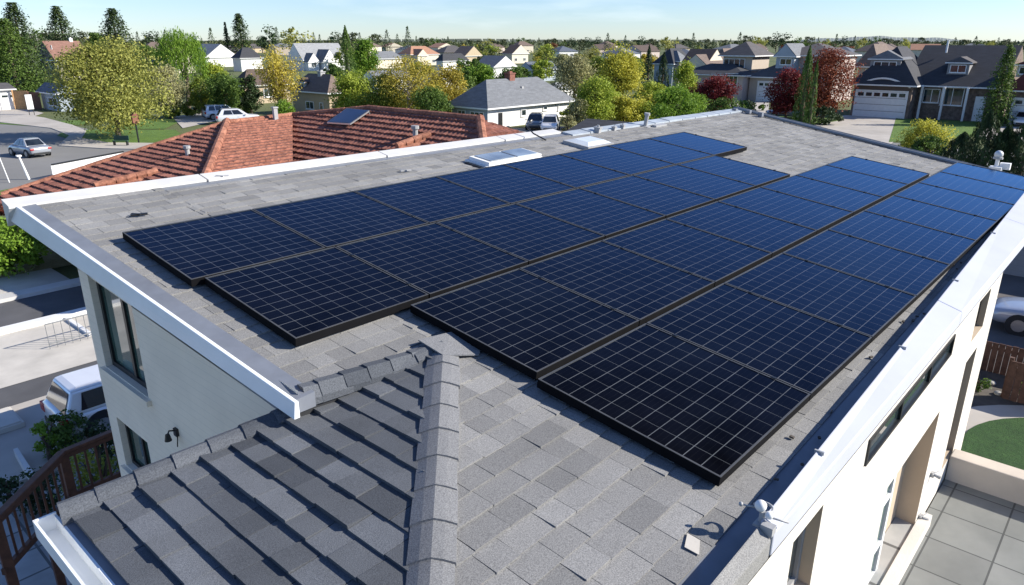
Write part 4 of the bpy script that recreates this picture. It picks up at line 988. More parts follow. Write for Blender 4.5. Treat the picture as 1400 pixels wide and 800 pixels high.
def leaves(kind, W, H, leaf, n, seed=0):
    g = np.random.default_rng(seed); R = W/2
    tone = None
    if kind in ('round','bush','open'):
        K = max(14, int(n/110)); K = min(K, 60)
        th = g.uniform(0, 2*np.pi, K); cz = g.uniform(-.85, 1, K); rr = np.sqrt(1-np.clip(cz,-1,1)**2)*g.uniform(.45,.98,K)
        base = .02 if kind=='bush' else .10
        Hc = H*(1-base)/2; z0 = H*base+Hc
        c = np.stack([rr*np.cos(th)*R*.76, rr*np.sin(th)*R*.76, z0+cz*Hc*.78], 1); cr = g.uniform(.15,.46,K)*min(R,Hc)*1.1; lob = 1+.16*np.sin(th*2+g.uniform(0,6))+.10*np.sin(th*5+g.uniform(0,6)); c[:,0] *= lob; c[:,1] *= lob
        idx = g.integers(0, K, n); d = g.normal(size=(n,3)); d /= np.linalg.norm(d,axis=1)[:,None]
        rad = cr[idx]*(g.uniform(.45,1.15,n) if kind=='open' else g.uniform(.6,1.18,n)+.35*(g.random(n)<.08))
        p = c[idx]+d*rad[:,None]*np.array([1,1,.8]); nrm = d*.6+g.normal(size=(n,3))*.55+np.array([0,0,.3]); ct = g.uniform(.2,.8,K)[idx]
        centers = c
    elif kind == 'conifer':
        t = g.uniform(0,1,n)**1.35; t = np.clip(t,0,.985); tiers = 11
        ti = np.floor(t*tiers+g.normal(0,.12,n)); ph = (ti*2.399) % 6.283; k = 7
        ang = g.uniform(0,2*np.pi,n); br = .84+.22*np.cos(k*(ang+ph)); env = ((1-t)**.7*1.25+.06)*R*g.uniform(.78,1.12,tiers+3)[np.clip(ti,0,tiers+2).astype(int)]*(1+.12*np.sin(ang*2+t*5))
        r = env*br*np.sqrt(g.uniform(.12,1,n)); z = H*(.07+.93*(ti+.5)/tiers) - r*.28 + g.normal(0,H/tiers*.42,n)
        z = np.clip(z,.02*H,H); p = np.stack([r*np.cos(ang), r*np.sin(ang), z],1)
        nrm = np.stack([np.cos(ang)*.3,np.sin(ang)*.3,np.full(n,.8)],1)+g.normal(size=(n,3))*.45; ct = g.uniform(.2,.8,n); centers = None
    elif kind == 'cypress':
        t = g.uniform(0,1,n); ang = g.uniform(0,2*np.pi,n); env = R*np.minimum(1, (t/.12)**.5)*np.minimum(1,((1-t)/.75)**.75)
        r = env*(.82+.14*np.sin(ang*5+t*9)+.1*np.sin(t*37+ang*3))*g.uniform(.8,1.05,n)
        p = np.stack([r*np.cos(ang),r*np.sin(ang),t*H],1); nrm = np.stack([np.cos(ang),np.sin(ang),np.full(n,.15)],1)+g.normal(size=(n,3))*.35; ct = .5+.3*np.sin(ang*5+t*9); centers = None
    elif kind == 'willow':
        S = max(40, n//22); th = g.uniform(0,2*np.pi,S); rr = np.sqrt(g.uniform(0,1,S)); hz = .55+.45*np.sqrt(1-rr**2)*g.uniform(.75,1,S); ln = g.uniform(.2,.5,S)
        idx = g.integers(0,S,n); q = g.uniform(0,1,n)
        p = np.stack([rr[idx]*np.cos(th[idx])*R*(1+.08*q), rr[idx]*np.sin(th[idx])*R*(1+.08*q), H*(hz[idx]-q*ln[idx])],1)+g.normal(size=(n,3))*leaf*.6
        nrm = g.normal(size=(n,3)); ct = g.uniform(.2,.8,S)[idx]; centers = None
    elif kind == 'vase':       # upright branches fanning out
        S = 26; th = g.uniform(0,2*np.pi,S); sp = g.uniform(.05,1,S); top = g.uniform(.75,1,S)*(1-.25*sp**2)
        idx = g.integers(0,S,n); q = g.uniform(.25,1,n)**.7
        rr = sp[idx]*R*q**.9; p = np.stack([rr*np.cos(th[idx]),rr*np.sin(th[idx]),H*top[idx]*q],1)+g.normal(size=(n,3))*np.array([.09,.09,.06])*W*(.4+.6*q[:,None])
        nrm = g.normal(size=(n,3)); ct = np.clip(q*g.uniform(.6,1.1,n),0,1); centers = None
    nrm /= np.linalg.norm(nrm,axis=1)[:,None]+1e-9
    a = np.cross(nrm, g.normal(size=(n,3))); a /= np.linalg.norm(a,axis=1)[:,None]+1e-9; b = np.cross(nrm,a)
    s1 = leaf*g.uniform(.6,1.25,n)[:,None]; s2 = leaf*g.uniform(.4,.9,n)[:,None]
    if kind in ('cypress','willow'): a = np.stack([g.normal(0,.2,n),g.normal(0,.2,n),np.ones(n)],1); s1 *= 1.4; s2 *= .6
    v = np.stack([p-a*s1/2, p+b*s2/2+a*s1*.1, p+a*s1/2, p-b*s2/2+a*s1*.1],1).reshape(-1,3)
    v[:,2] = np.maximum(v[:,2], .01)
    tone = np.clip((ct-.5)*1.25+.42+g.uniform(-.2,.2,n),0,1)
    me = bpy.data.meshes.new('crown'); me.vertices.add(4*n); me.vertices.foreach_set('co', v.astype(np.float32).ravel())
    me.loops.add(4*n); me.loops.foreach_set('vertex_index', np.arange(4*n,dtype=np.int32)); me.polygons.add(n)
    me.polygons.foreach_set('loop_start', np.arange(0,4*n,4,dtype=np.int32)); me.update(calc_edges=True)
    at_ = me.attributes.new('tone','FLOAT','FACE'); at_.data.foreach_set('value', tone.astype(np.float32))
    return me, centers
TS = [0]
def tree(name, label, kind, u, vb, vt, wpx, lm, cat='tree', loc=None, W=None, H=None, n=None, leaf=None, trunk=True, group=None, bark=None):
    TS[0] += 1; g = np.random.default_rng(100+TS[0])
    C = Vector(loc) if loc is not None else at(u, vb); D = pr(C)[2]
    W = W or wpx*D/980; H = H or solve(lambda z: pr(C+Vector((0,0,z)))[1]-vt, .2, 40)
    apx = (W*980/D)*(H*980/D); n = n or int(min(22000, max(700, apx*{'conifer':1.3,'cypress':1.1,'round':1.9,'bush':1.8}.get(kind,1.5))))
    if kind=='round': n = int(n*1.15)
    if kind=='vase': n = int(n*.6)
    leaf = leaf or max(.09, 2.7*D/980)
    r = thing(name, label, cat, C, 0, group)
    me, cen = leaves(kind, W, H, leaf, n, 100+TS[0]); me.materials.append(LM[lm])
    o = bpy.data.objects.new('crown' if cat=='tree' else 'foliage', me); COL.objects.link(o); o.parent = r
    m = MB(); tr = max(.06, H*.022)
    if trunk:
        th = {'round':.55,'open':.6,'conifer':.93,'cypress':.8,'willow':.7,'vase':.35,'bush':.5}[kind]*H
        m.tube([(0,0,-.1),(g.normal(0,.02*W),g.normal(0,.02*W),th*.5),(g.normal(0,.03*W),g.normal(0,.03*W),th)],[tr*1.4,tr,tr*.3],8)
        if kind in ('round','open','bush','willow','vase'):
            for i in range(9):
                an = g.uniform(0,6.28); k = g.uniform(.3,.8)
                b0 = Vector((0,0,th*g.uniform(.45,.95) if kind!='vase' else th*.5)); e = Vector((math.cos(an)*W*.4*k, math.sin(an)*W*.4*k, H*g.uniform(.6,.9)))
                m.tube([b0, b0.lerp(e,.5)+Vector((0,0,H*.03)), e],[tr*.55,tr*.35,tr*.12],6)
        obj('trunk' if cat=='tree' else 'stem', m, bark or BARK, r)
    occ.append((u-wpx*.4, u+wpx*.4, D)) if u is not None else None
    return r
T = tree
# left part of the picture
T('conifer','tallest dark conifer at far left beyond the wooden fences','conifer',42,128,4,78,'conifer')
T('conifer','broad dark conifer at the left edge with mossy branches','conifer',26,130,26,90,'green')
T('conifer','dark pointed conifer directly behind the dark brown gabled house','conifer',95,108,9,72,'conifer')
T('conifer','dark conifer standing right of the dark brown gabled house','conifer',170,115,12,74,'conifer')
T('broadleaf_tree','bright green tree cut by the left picture edge','round',2,126,48,50,'bright')
T('broadleaf_tree','green tree between two dark conifers above the faded red roof','round',140,108,42,36,'green')
T('broadleaf_tree','large spreading olive yellow tree on the curved corner lawn','bush',162,190,52,156,'olive',n=26000,leaf=.25)
T('willow_tree','bright yellow green willow above the shrubs at left','willow',258,150,34,66,'bright')
T('broadleaf_tree','green tree behind the willow near the white gable','round',206,112,60,48,'green')
T('broadleaf_tree','reddish brown and green tree below the willow','open',232,162,88,72,'pale',bark=PALEBARK)
T('broadleaf_tree','lime tinted tree in front of the broad white gable','round',298,148,78,44,'lime')
T('broadleaf_tree','dark green dense tree left of the parked white car','round',312,162,100,58,'green')
T('broadleaf_tree','slim pale trunked tree on the lawn edge','open',277,160,104,40,'grnyel',bark=PALEBARK)
T('broadleaf_tree','very dark tree beside the brown roofed bungalow','round',345,160,98,34,'dark')
T('golden_tree','golden upright tree with bare fanning branches above the tiled roof','vase',385,166,64,66,'gold',bark=PALEBARK)
T('bush','green bush at the foot of the golden upright tree','bush',392,172,138,44,'bright','bush')
T('shrub','small round purple brown shrub behind the white parked car','bush',297,160,140,18,'maple','shrub')
T('poplar','tall narrow dark green poplar above golden trees','cypress',478,126,36,30,'green')
T('broadleaf_tree','fresh green tree right of the dark poplar','round',500,122,52,44,'bright')
T('broadleaf_tree','yellow green tree with bright leaves behind the blue collector','round',487,166,92,66,'lime')
T('broadleaf_tree','small mid green tree behind the flat blue collector','vase',462,150,106,34,'yellow')
T('golden_tree','wide golden brown tree behind the tiled roof ridge','open',562,172,72,104,'gold',n=6000,bark=PALEBARK)
T('broadleaf_tree','golden tree left of the grey hip roofed house','open',612,166,86,66,'gold')
T('broadleaf_tree','olive green tree behind the tiled ridge between golden ones','round',526,170,100,62,'grnyel')
T('broadleaf_tree','dark olive tree at the ridge end of the tiled roof','round',590,176,118,64,'green')
T('broadleaf_tree','rich green round tree above the grey hip roof','round',656,126,84,46,'bright')
T('broadleaf_tree','green tree left of the brick chimney','round',632,128,92,38,'green')
T('broadleaf_tree','bushy green tree right of the blue grey roofed house','round',712,122,92,42,'green')
T('conifer','lone tall conifer above the white gabled house','conifer',333,86,19,40,'conifer')
T('conifer','narrow small conifer left of the lone tall conifer','conifer',314,86,31,14,'conifer')
# middle right
T('broadleaf_tree','pale olive fluffy tree right of the brick chimney','open',786,150,74,84,'pale',bark=PALEBARK)
T('broadleaf_tree','large bright yellow tree in the middle distance','round',845,156,64,70,'yellow')
T('broadleaf_tree','yellow green tree at the right end of the grey hip roof','round',812,176,106,62,'lime')
T('broadleaf_tree','small pale flowering tree at the corner of the white wall','open',788,178,132,34,'pale')
T('bush','yellow bush behind the black roof','bush',852,172,130,72,'yellow','bush')
T('bush','lime yellow bush left of the bright green tree','bush',885,172,138,52,'lime','bush')
T('conifer','narrow dark conifer in the middle distance','cypress',884,132,62,20,'dark')
T('conifer','wider dark conifer next to the narrow dark one','cypress',904,134,72,26,'dark')
T('broadleaf_tree','bright green rounded tree behind the far end of the grey roof','round',918,186,116,84,'bright')
T('broadleaf_tree','olive round tree in front of the brown roofed house','round',936,140,84,42,'lime')
T('red_tree','crimson leaved tree in front of the beige house','round',974,160,104,68,'red')
T('bush','dark green bush below the crimson tree','bush',986,176,134,64,'green','bush')
T('red_tree','dark red leaved tree left of the tall cypress','round',1074,168,90,60,'red')
T('maple_tree','broad orange red maple behind the tall cypress','round',1124,164,64,88,'maple',n=9000)
T('bush','dark hedge bush under the orange red maple','bush',1120,170,146,80,'dark','bush')
T('cypress','tall slim cypress beyond the far edge of the roof','cypress',1094,172,63,27,'cypress',n=4000)
T('cypress','shorter cypress joined to the side of the tall one','cypress',1106,173,82,15,'cypress')
T('bush','bright yellow rounded bush in front of the garage house','bush',1260,216,163,78,'yellow','bush')
T('bush','dark green bush under the bright yellow bush','bush',1268,222,186,70,'green','bush')
T('conifer','green conifer in front of the large dark roofed house','conifer',1358,172,62,44,'green')
T('broadleaf_tree','small dark tree beside the white front door','round',1326,160,118,22,'dark')
T('bush','low red flowering bush beside the garage door','bush',1237,161,148,12,'red','bush')
for u,vb,vt,wp,l in ((1308,236,182,52,'leftmost rounded dark evergreen of the hedge near the white globe'),(1336,246,152,56,'tallest pointed dark evergreen of the hedge'),(1364,246,172,48,'short dark evergreen right of the tallest one'),(1392,250,158,60,'dark evergreen of the hedge at the right picture edge')):
    T('evergreen_shrub',l,'cypress',u,vb,vt,wp*1.3,'dark','shrub',n=8000,leaf=.17)
T('bush','grey green bush in front of the two parked cars','bush',776,182,158,28,'pale','bush')
for (ua,ub,va,vb_,n_,lms,ht,l) in ((222,345,150,163,9,('green','dark','grnyel'),(14,34),'shaded green undergrowth shrub beneath the trees left of the white cars'),(470,612,152,168,12,('lime','green','grnyel','gold'),(18,40),'mixed yellow green shrub massed behind the tiled roof ridge'),(770,905,150,172,12,('lime','grnyel','green','yellow'),(16,34),'yellow green shrub massed behind the black roof'),(20,60,118,132,4,('green','dark'),(14,26),'dark shrub at the feet of the far left conifers'),(1010,1150,150,160,6,('dark','green'),(8,18),'low dark shrub along the front gardens behind the cypress'),(120,230,140,152,5,('green','dark'),(10,22),'green shrub in the shade behind the olive tree')):
    for i in range(n_):
        u = ua+(ub-ua)*(i+random.random())/n_; v = random.uniform(va,vb_); hh = random.uniform(*ht)
        tree('shrub',l,'bush',u,v,v-hh,hh*random.uniform(1.2,1.9),random.choice(lms),'shrub',group=l+'s',trunk=False)
MT = [(700,128,90,40,'green','mid green tree between the white gable and grey hip roof'),(742,112,82,46,'lime','yellow green tree top above the brick chimney'),(770,104,74,40,'pale','pale feathery tree in the distance right of the chimney'),(812,118,78,52,'grnyel','olive green tree left of the large yellow tree'),(866,120,80,46,'green','green tree right behind the large yellow tree'),(888,146,112,56,'lime','lime tree below the two narrow dark conifers'),(828,168,124,64,'lime','bright lime tree standing over the black roof'),(742,150,118,40,'green','green tree touching the grey hip roof from behind'),(945,166,128,54,'bright','fresh green tree left of the crimson one'),(640,108,78,40,'green','green tree between distant slate roofs'),(575,108,84,48,'grnyel','yellow green tree below the peach roofed house'),(455,118,88,40,'green','green tree below the pointed white gables'),(365,122,96,44,'olive','olive tree under the dark hipped roof'),(660,96,76,36,'far','grey green tree among the distant roofs'),(800,94,70,44,'olive','olive tree in the far middle distance'),(850,96,72,40,'far','grey green round tree in the far middle distance'),(880,100,74,44,'gold','small golden tree beside the navy roofed house'),(1010,166,138,50,'green','green shrub like tree beside the crimson one')]
for u,vb,vt,wp,lm,l in MT: T('broadleaf_tree',l,'round',u,vb,vt,wp,lm)
# near left
T('bush','glossy green bush beside the street kerb at left','bush',32,372,312,118,'bright','bush',loc=(7.4,34.6,0),W=4.4,H=2.4,n=8000,leaf=.16)
T('shrub','purple leaved shrub under the tiled eave at far left','bush',8,345,310,50,'maple','shrub',loc=(8.3,37.2,0),W=1.5,H=2.6,n=1200,leaf=.13)
def near_shrub(label, u, v, z, W, H, lm, n=900, leaf=.09, kind='bush'):
    return tree('shrub', label, kind, u, v, 0, 1, lm, 'shrub', loc=at(u,v,z) if z else at(u,v), W=W, H=H, n=n, leaf=leaf)
near_shrub('reddish green shrub growing up behind the wooden stair rail',95,622,0,1.2,1.15,'green',1500)
near_shrub('bright yellow green shrub beside the house wall and gutter',150,720,0,1.5,1.9,'grnyel',1800)
near_shrub('small dark spiky shrub left of the stair rail',16,690,0,.6,.7,'dark',500,.08)
near_shrub('dark leafy shrub behind the lower rail posts',60,700,0,1.0,1.0,'dark',900)
near_shrub('dark shrub close to the house corner',140,640,0,1.1,1.2,'dark',900)
near_shrub('low bright plant left of the pale step strip',72,635,0,.6,1.2,'bright',500)
# right garden
for i,(x,y,s,lm,l) in enumerate(((21.9,2.3,.4,'green','small round green shrub nearest the dark lawn'),(22.4,1.2,.42,'green','green garden shrub at the right picture edge'),(22.9,3.1,.5,'dark','dark garden shrub beside the brown fence'),(22.7,.4,.45,'dark','dark low shrub farther along the garden bed'),(22.2,3.0,.35,'dark','tiny dark plant near the house corner'))):
    near = tree('garden_shrub', l, 'bush', None, 0,0,0, lm,'shrub',loc=(x,y,.03),W=s*2,H=s*1.3,n=500,leaf=.07)

# tree belt towards the horizon, individual trees sharing crowns
FP = {}
def far_tree(kind, lm, W, H):
    key = (kind, lm)
    if key not in FP:
        me,_ = leaves(kind, 1.0, 1.0, .085, 520 if kind!='conifer' else 620, len(FP)+900); me.materials.append(LM[lm])
        r = thing('far_'+('conifer' if kind in('conifer','cypress') else 'tree'), '', 'tree', (0,0,0), 0, '')
        o = bpy.data.objects.new('crown', me); COL.objects.link(o); o.parent = r
        m = MB(); m.tube([(0,0,-.02),(0,0,.5)],[.03,.02],6); obj('trunk', m, BARK, r); FP[key] = r; return r, True
    return copy_tree(FP[key]), False
KN = {'round':'rounded','open':'loose','conifer':'pointed conifer','vase':'upright','cypress':'slim','willow':'drooping'}
LN = {'green':'green','far':'grey green','olive':'olive','gold':'golden','yellow':'yellow','dark':'dark','conifer':'dark','pale':'pale','lime':'lime','grnyel':'yellow green','maple':'russet'}
cnt = 0
def put_far(u, dd, H, W, kind, lm, zone):
    global cnt
    v = 56+9.2*980/dd; C = at(u, v); r,_ = far_tree(kind, lm, W, H); r.location = C; r.rotation_euler.z = random.uniform(0,6.28); r.scale = (W,W,H)
    r['label'] = f'{zone} {LN[lm]} {KN[kind]} tree of the far neighbourhood'; r['group'] = f'{zone} {LN[lm]} {KN[kind]} trees'; cnt += 1
# belt at the skyline
u = -30
while u < 1430:
    dd = random.uniform(430, 760); big = (360 < u < 560) or (u < 300); k = random.random()
    H = random.uniform(9.5, 13) + (random.uniform(2.5,8.5) if big else random.uniform(-1,1.5)) + (1.8 if 1000 < u < 1180 else 0)
    kind,lm = ('conifer','conifer') if k < (.5 if big else .3) else ('round', random.choice(['far','green','far','olive','dark']))
    put_far(u, dd, H, H*(.5 if kind=='conifer' else random.uniform(.9,1.4)), kind, lm, 'skyline'); u += random.uniform(8, 15)
for i in range(420):
    dd = math.exp(random.uniform(math.log(190), math.log(520))); u = random.uniform(150, 1240)
    if i % 4 == 0: u = random.uniform(560, 960)
    if blocked(u, dd, 3): continue
    k = random.random(); kind,lm = ('conifer','conifer') if k < .14 else (random.choice(['round','round','open']), random.choice(['far','green','olive','gold','lime','pale','grnyel','far','green','maple']))
    H = random.uniform(5, 8.5); put_far(u, dd, H, H*(.5 if kind=='conifer' else random.uniform(1.0,1.5)), kind, lm, 'midway')
    if cnt > 298: break

# distant woods: one mass nobody could count
g = np.random.default_rng(5); vs=[]; n=9000
dist = g.uniform(700, 2600, n); uu = g.uniform(-60, 1460, n)
me_p = np.zeros((n,3)); 
for i in range(n):
    d = ray(uu[i], 57); k = dist[i]/d.dot(Fv); me_p[i] = (d.x*k, d.y*k, 0)
me_p[:,2] = g.uniform(.5,8.6,n)+np.sin(uu/23)*1.0; s = g.uniform(2.0,5.5,n)
a = g.normal(size=(n,3)); a /= np.linalg.norm(a,axis=1)[:,None]; b = np.cross(a,g.normal(size=(n,3))); b /= np.linalg.norm(b,axis=1)[:,None]
v = np.stack([me_p-a*s[:,None]/2, me_p+b*s[:,None]/2, me_p+a*s[:,None]/2, me_p-b*s[:,None]/2],1).reshape(-1,3)
me = bpy.data.meshes.new('distant_woods'); me.vertices.add(4*n); me.vertices.foreach_set('co', v.astype(np.float32).ravel()); me.loops.add(4*n)
me.loops.foreach_set('vertex_index', np.arange(4*n,dtype=np.int32)); me.polygons.add(n); me.polygons.foreach_set('loop_start', np.arange(0,4*n,4,dtype=np.int32)); me.update(calc_edges=True)
at_ = me.attributes.new('tone','FLOAT','FACE'); at_.data.foreach_set('value', g.uniform(0,1,n).astype(np.float32)); me.materials.append(LM['far'])
o = bpy.data.objects.new('distant_woods', me); COL.objects.link(o); o['kind']='stuff'; o['label']='distant woods and hedges massed below the horizon'; o['category']='woods'
# low hills
def hills(u0,u1,dist,vt,mat):
    m = MB(); N_=50; pts=[]
    for i in range(N_+1):
        t=i/N_; u=u0+(u1-u0)*t; d=ray(u,57); k=dist/d.dot(Fv); hgt=(9.2+(56-vt)*dist/980)*math.sin(math.pi*t)**.6*(1+.12*math.sin(t*17)+.07*math.sin(t*41)); pts.append((Vector((d.x*k,d.y*k,-5)),hgt))
    for (a,ha),(b,hb) in zip(pts,pts[1:]):
        dr = (a-CP); dr.z=0; dr.normalize(); dr*=dist*.25
        m.face([a,b,b+dr*.5+Vector((0,0,hb+5)),a+dr*.5+Vector((0,0,ha+5))]); m.face([a+dr*.5+Vector((0,0,ha+5)),b+dr*.5+Vector((0,0,hb+5)),b+dr,a+dr])
    return struct('hills', m, mat)
hills(-260,150,3000,42,grassmat('hill_grass',(.10,.11,.05),(.22,.20,.10),.01)); hills(1080,1330,6500,50,grassmat('far_hill',(.12,.16,.16),(.25,.27,.26),.004))  # bluish right-hand hill: distance haze put into its colour
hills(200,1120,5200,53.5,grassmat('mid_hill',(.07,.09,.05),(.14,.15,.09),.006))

# ------------------------------------------------------------------ cars
def car(label, loc, rot, kind='sedan', col=(.6,.6,.62), Ln=4.6, Wd=1.82, Ht=1.45, name=None, group=None):
    r = thing(name or {'sedan':'parked_car','suv':'parked_suv','hatch':'parked_car'}[kind], label, 'car', loc, rot, group)
    paint = simple('car_paint', col, .28, .03, 3, metal=.25, coat=.8)
    hw = Wd/2; L2 = Ln/2; belt = Ht*(.62 if kind=='sedan' else .60); zb = .22 if kind!='suv' else .28
    if kind=='sedan': prof = [(-1,.50,.78,.80),(-.96,.34,.92,.93),(-.80,.26,.98,.98),(-.45,.24,1.0,1),(0,.24,1.0,1),(.45,.24,.99,1),(.80,.26,.88,.97),(.95,.32,.78,.90),(1,.48,.66,.76)]
    else: prof = [(-1,.42,.98,.86),(-.97,.30,1.02,.95),(-.8,.26,1.02,.99),(-.4,.26,1.0,1),(0,.26,1.0,1),(.4,.26,1.0,1),(.75,.28,.95,.98),(.95,.34,.86,.92),(1,.5,.72,.8)]
    m = MB(); ring=[]
    for (t,zl_,zt,wf) in prof:
        x=t*L2; w_=hw*wf; z0=zb+(zl_-.24)*.5; z1=belt*zt
        pts=[(0,z0),(w_*.86,z0),(w_*.97,z0+.12),(w_,z0+(z1-z0)*.45),(w_*.985,z0+(z1-z0)*.72),(w_*.93,z1-.03),(w_*.80,z1+.01),(0,z1+.035)]
        full=pts+[(-y,z) for y,z in pts[::-1][1:-1]]; ring.append([(x,y,z) for y,z in full])
    k=len(ring[0])
    for a,b in zip(ring,ring[1:]):
        for i in range(k): j=(i+1)%k; m.face([a[i],a[j],b[j],b[i]])
    m.face(ring[0][::-1]); m.face(ring[-1])
    body = obj('body', m, paint, r); me=body.data
    import bmesh
    bm = bmesh.new(); bm.from_mesh(me); bmesh.ops.remove_doubles(bm, verts=bm.verts, dist=.001); bmesh.ops.recalc_face_normals(bm, faces=bm.faces); bm.to_mesh(me); bm.free()
    for p in me.polygons: p.use_smooth=True
    sd_=body.modifiers.new('s','SUBSURF'); sd_.levels=1; sd_.render_levels=1
    # cabin
    if kind=='sedan': b0,b1,t0,t1=-.66*L2,.50*L2,-.36*L2,.10*L2
    elif kind=='hatch': b0,b1,t0,t1=-.92*L2,.48*L2,-.72*L2,.08*L2
    else: b0,b1,t0,t1=-.95*L2,.52*L2,-.84*L2,.20*L2
    zb2=belt*.965; zt2=Ht-.06; wb=hw*.91; wt=hw*.70
    B=[Vector((b0,-wb,zb2)),Vector((b1,-wb,zb2)),Vector((b1,wb,zb2)),Vector((b0,wb,zb2))]; Tt=[Vector((t0,-wt,zt2)),Vector((t1,-wt,zt2)),Vector((t1,wt,zt2)),Vector((t0,wt,zt2))]
    m=MB(); m.hexa(B+Tt); c=obj('cabin', m, paint, r, bevel=.05)
    m=MB(); q=[p+Vector((0,0,.0)) for p in Tt]; c_=sum(q,Vector())/4; q2=[c_+(p-c_)*.86+Vector((0,0,.055)) for p in q]; m.hexa(q+q2); obj('car_roof', m, paint, r, bevel=.03)
    def pane_(a,b,c,e,s0,s1,h0,h1,nm):
        f=lambda s,t: (a.lerp(b,s)).lerp(e.lerp(c,s),t)
        N=(b-a).cross(e-a).normalized(); p=[f(s0,h0)+N*.012,f(s1,h0)+N*.012,f(s1,h1)+N*.012,f(s0,h1)+N*.012]; mm=MB(); mm.prism(p,N*.006); return obj(nm,mm,CARGL,r)
    for side in (0,1):
        a,b,c2,e=(B[0],B[1],Tt[1],Tt[0]) if side==0 else (B[2],B[3],Tt[3],Tt[2])
        sp=[(.10,.34),(.37,.63),(.66,.93)] if kind=='suv' else [(.16,.49),(.52,.86)]
        if side==1: sp=[(1-y,1-x) for x,y in sp]
        for s0,s1 in sp: pane_(a,b,c2,e,s0,s1,.16,.88,'side_window')
    pane_(B[1],B[2],Tt[2],Tt[1],.06,.94,.08,.92,'windscreen'); pane_(B[3],B[0],Tt[0],Tt[3],.08,.92,.12,.9,'rear_window')
    for sx in (-.62,.62):
        for sy in (-1,1):
            wr=.33 if kind!='suv' else .37; m=MB(); y=sy*(hw-.11); m.tube([(sx*L2,y-.11,wr),(sx*L2,y+.11,wr)],wr,20); wo=obj('wheel',m,RUBBER,r)
            m=MB(); m.tube([(sx*L2,y+sy*.105,wr),(sx*L2,y+sy*.125,wr)],wr*.62,14)
            for q in range(5): an=q*1.257; m.beam((sx*L2+math.cos(an)*.03,y+sy*.13,wr+math.sin(an)*.03),(sx*L2+math.cos(an)*wr*.6,y+sy*.13,wr+math.sin(an)*wr*.6),.05,.012,up=(0,1,0))
            obj('rim',m,ALU,wo)
            m=MB(); m.tube([(sx*L2,sy*(hw-.03),wr),(sx*L2,sy*(hw+.004),wr)],wr*1.16,18); obj('wheel_arch',m,RUBBER,r)
    red=simple('tail_light_red',(.35,.01,.01),.3,.1,3); 
    for sy in (-1,1):
        m=MB(); m.box(-L2*1.0,-L2*.93,min(sy*hw*.60,sy*hw*.93),max(sy*hw*.60,sy*hw*.93),belt*.68,belt*(.84 if kind=='sedan' else .95)); obj('tail_light',m,red,r,bevel=.02)
        m=MB(); m.box(L2*.90,L2*.985,min(sy*hw*.52,sy*hw*.86),max(sy*hw*.52,sy*hw*.86),belt*.55,belt*.70); obj('headlight',m,WHITEP,r,bevel=.02)
        m=MB(); m.box(b1-.45,b1-.28,min(sy*(hw*.95),sy*(hw+.12)),max(sy*(hw*.95),sy*(hw+.12)),belt*.98,belt*1.08); obj('mirror',m,paint,r,bevel=.02)
        m=MB(); m.box(-.05*L2,.04*L2,min(sy*hw*.985,sy*(hw+.015)),max(sy*hw*.985,sy*(hw+.015)),belt*.80,belt*.84); obj('door_handle',m,paint,r)
    m=MB(); m.box(-L2*1.005,-L2*.96,-hw*.7,hw*.7,zb+.02,zb+.2); obj('bumper',m,RUBBER,r,bevel=.02); m=MB(); m.box(L2*.955,L2*1.0,-hw*.6,hw*.6,zb+.06,zb+.26); obj('grille',m,RUBBER,r,bevel=.02)
    return r
car('white suv parked beside the house wall and stair rail',(6.15,18.25,.10),0,'suv',(.80,.80,.80),4.4,1.7,1.42)
car('silver car parked beyond the garden fence under the roof overhang',(28.4,.75,.02),math.radians(93),'sedan',(.38,.42,.50),4.8,1.85,1.5)
c1 = at(42,213); car('grey saloon driving along the street at far left',c1+Vector((0,0,.02)),math.radians(100),'sedan',(.30,.32,.35),4.0,1.8,1.5)
c2 = at(326,169); car('white car parked behind the tiled roof ridge at left',c2+Vector((0,0,.02)),math.radians(-20),'hatch',(.75,.76,.78),4.9,2.0,1.75)
c2 = at(306,163); car('white estate parked behind the other white car',c2+Vector((0,0,.02)),math.radians(-14),'suv',(.62,.66,.72),4.6,1.9,1.8)
c3 = at(752,179); car('white car parked in front of the grey hip roofed house',c3+Vector((0,0,.04)),math.radians(215),'hatch',(.75,.75,.76),4.6,1.9,1.6)
c3 = at(732,176); car('dark grey car parked left of the white one by the white wall',c3+Vector((0,0,.04)),math.radians(215),'hatch',(.16,.17,.18),4.6,1.9,1.6)
c4 = at(1398,172); car('white car cut by the right picture edge on a driveway',c4+Vector((0,0,.04)),math.radians(185),'sedan',(.7,.71,.75),4.8,2.0,1.6)
c4 = at(1085,159); car('grey car half hidden left of the tall cypress',c4+Vector((-3,0,.04)),math.radians(120),'hatch',(.25,.26,.3),4.6,1.9,1.6)

# ------------------------------------------------------------------ street furniture, rails, fences
# wooden stair rail at lower left
zt = 2.2
A = at(-14,716,zt); B = at(85,618,zt+.02); Cc = at(152,591,zt+.05); Cc2 = Cc+(Cc-B).normalized()*1.6
rl = thing('wooden_stair_rail', 'red brown wooden stair rail with slim balusters beside the house', 'railing', (B.x,B.y,0))
def local(p): return Vector(p)
m = MB(); 
for a,b in ((A,B),(B,Cc2)): m.beam(a,b,.13,.06); m.beam(a-Vector((0,0,.10)),b-Vector((0,0,.10)),.05,.09)
obj('handrail', m, WOOD, rl, True, bevel=.01)
m = MB(); 
for a,b in ((A,B),(B,Cc2)): m.beam(a-Vector((0,0,.92)),b-Vector((0,0,.92)),.07,.11)
obj('bottom_rail', m, WOOD, rl, True)
for p in (A+ (B-A)*.06, B, Cc2):
    m = MB(); m.box(p.x-.07,p.x+.07,p.y-.07,p.y+.07,0,p.z-.03); obj('post', m, WOOD, rl, True)
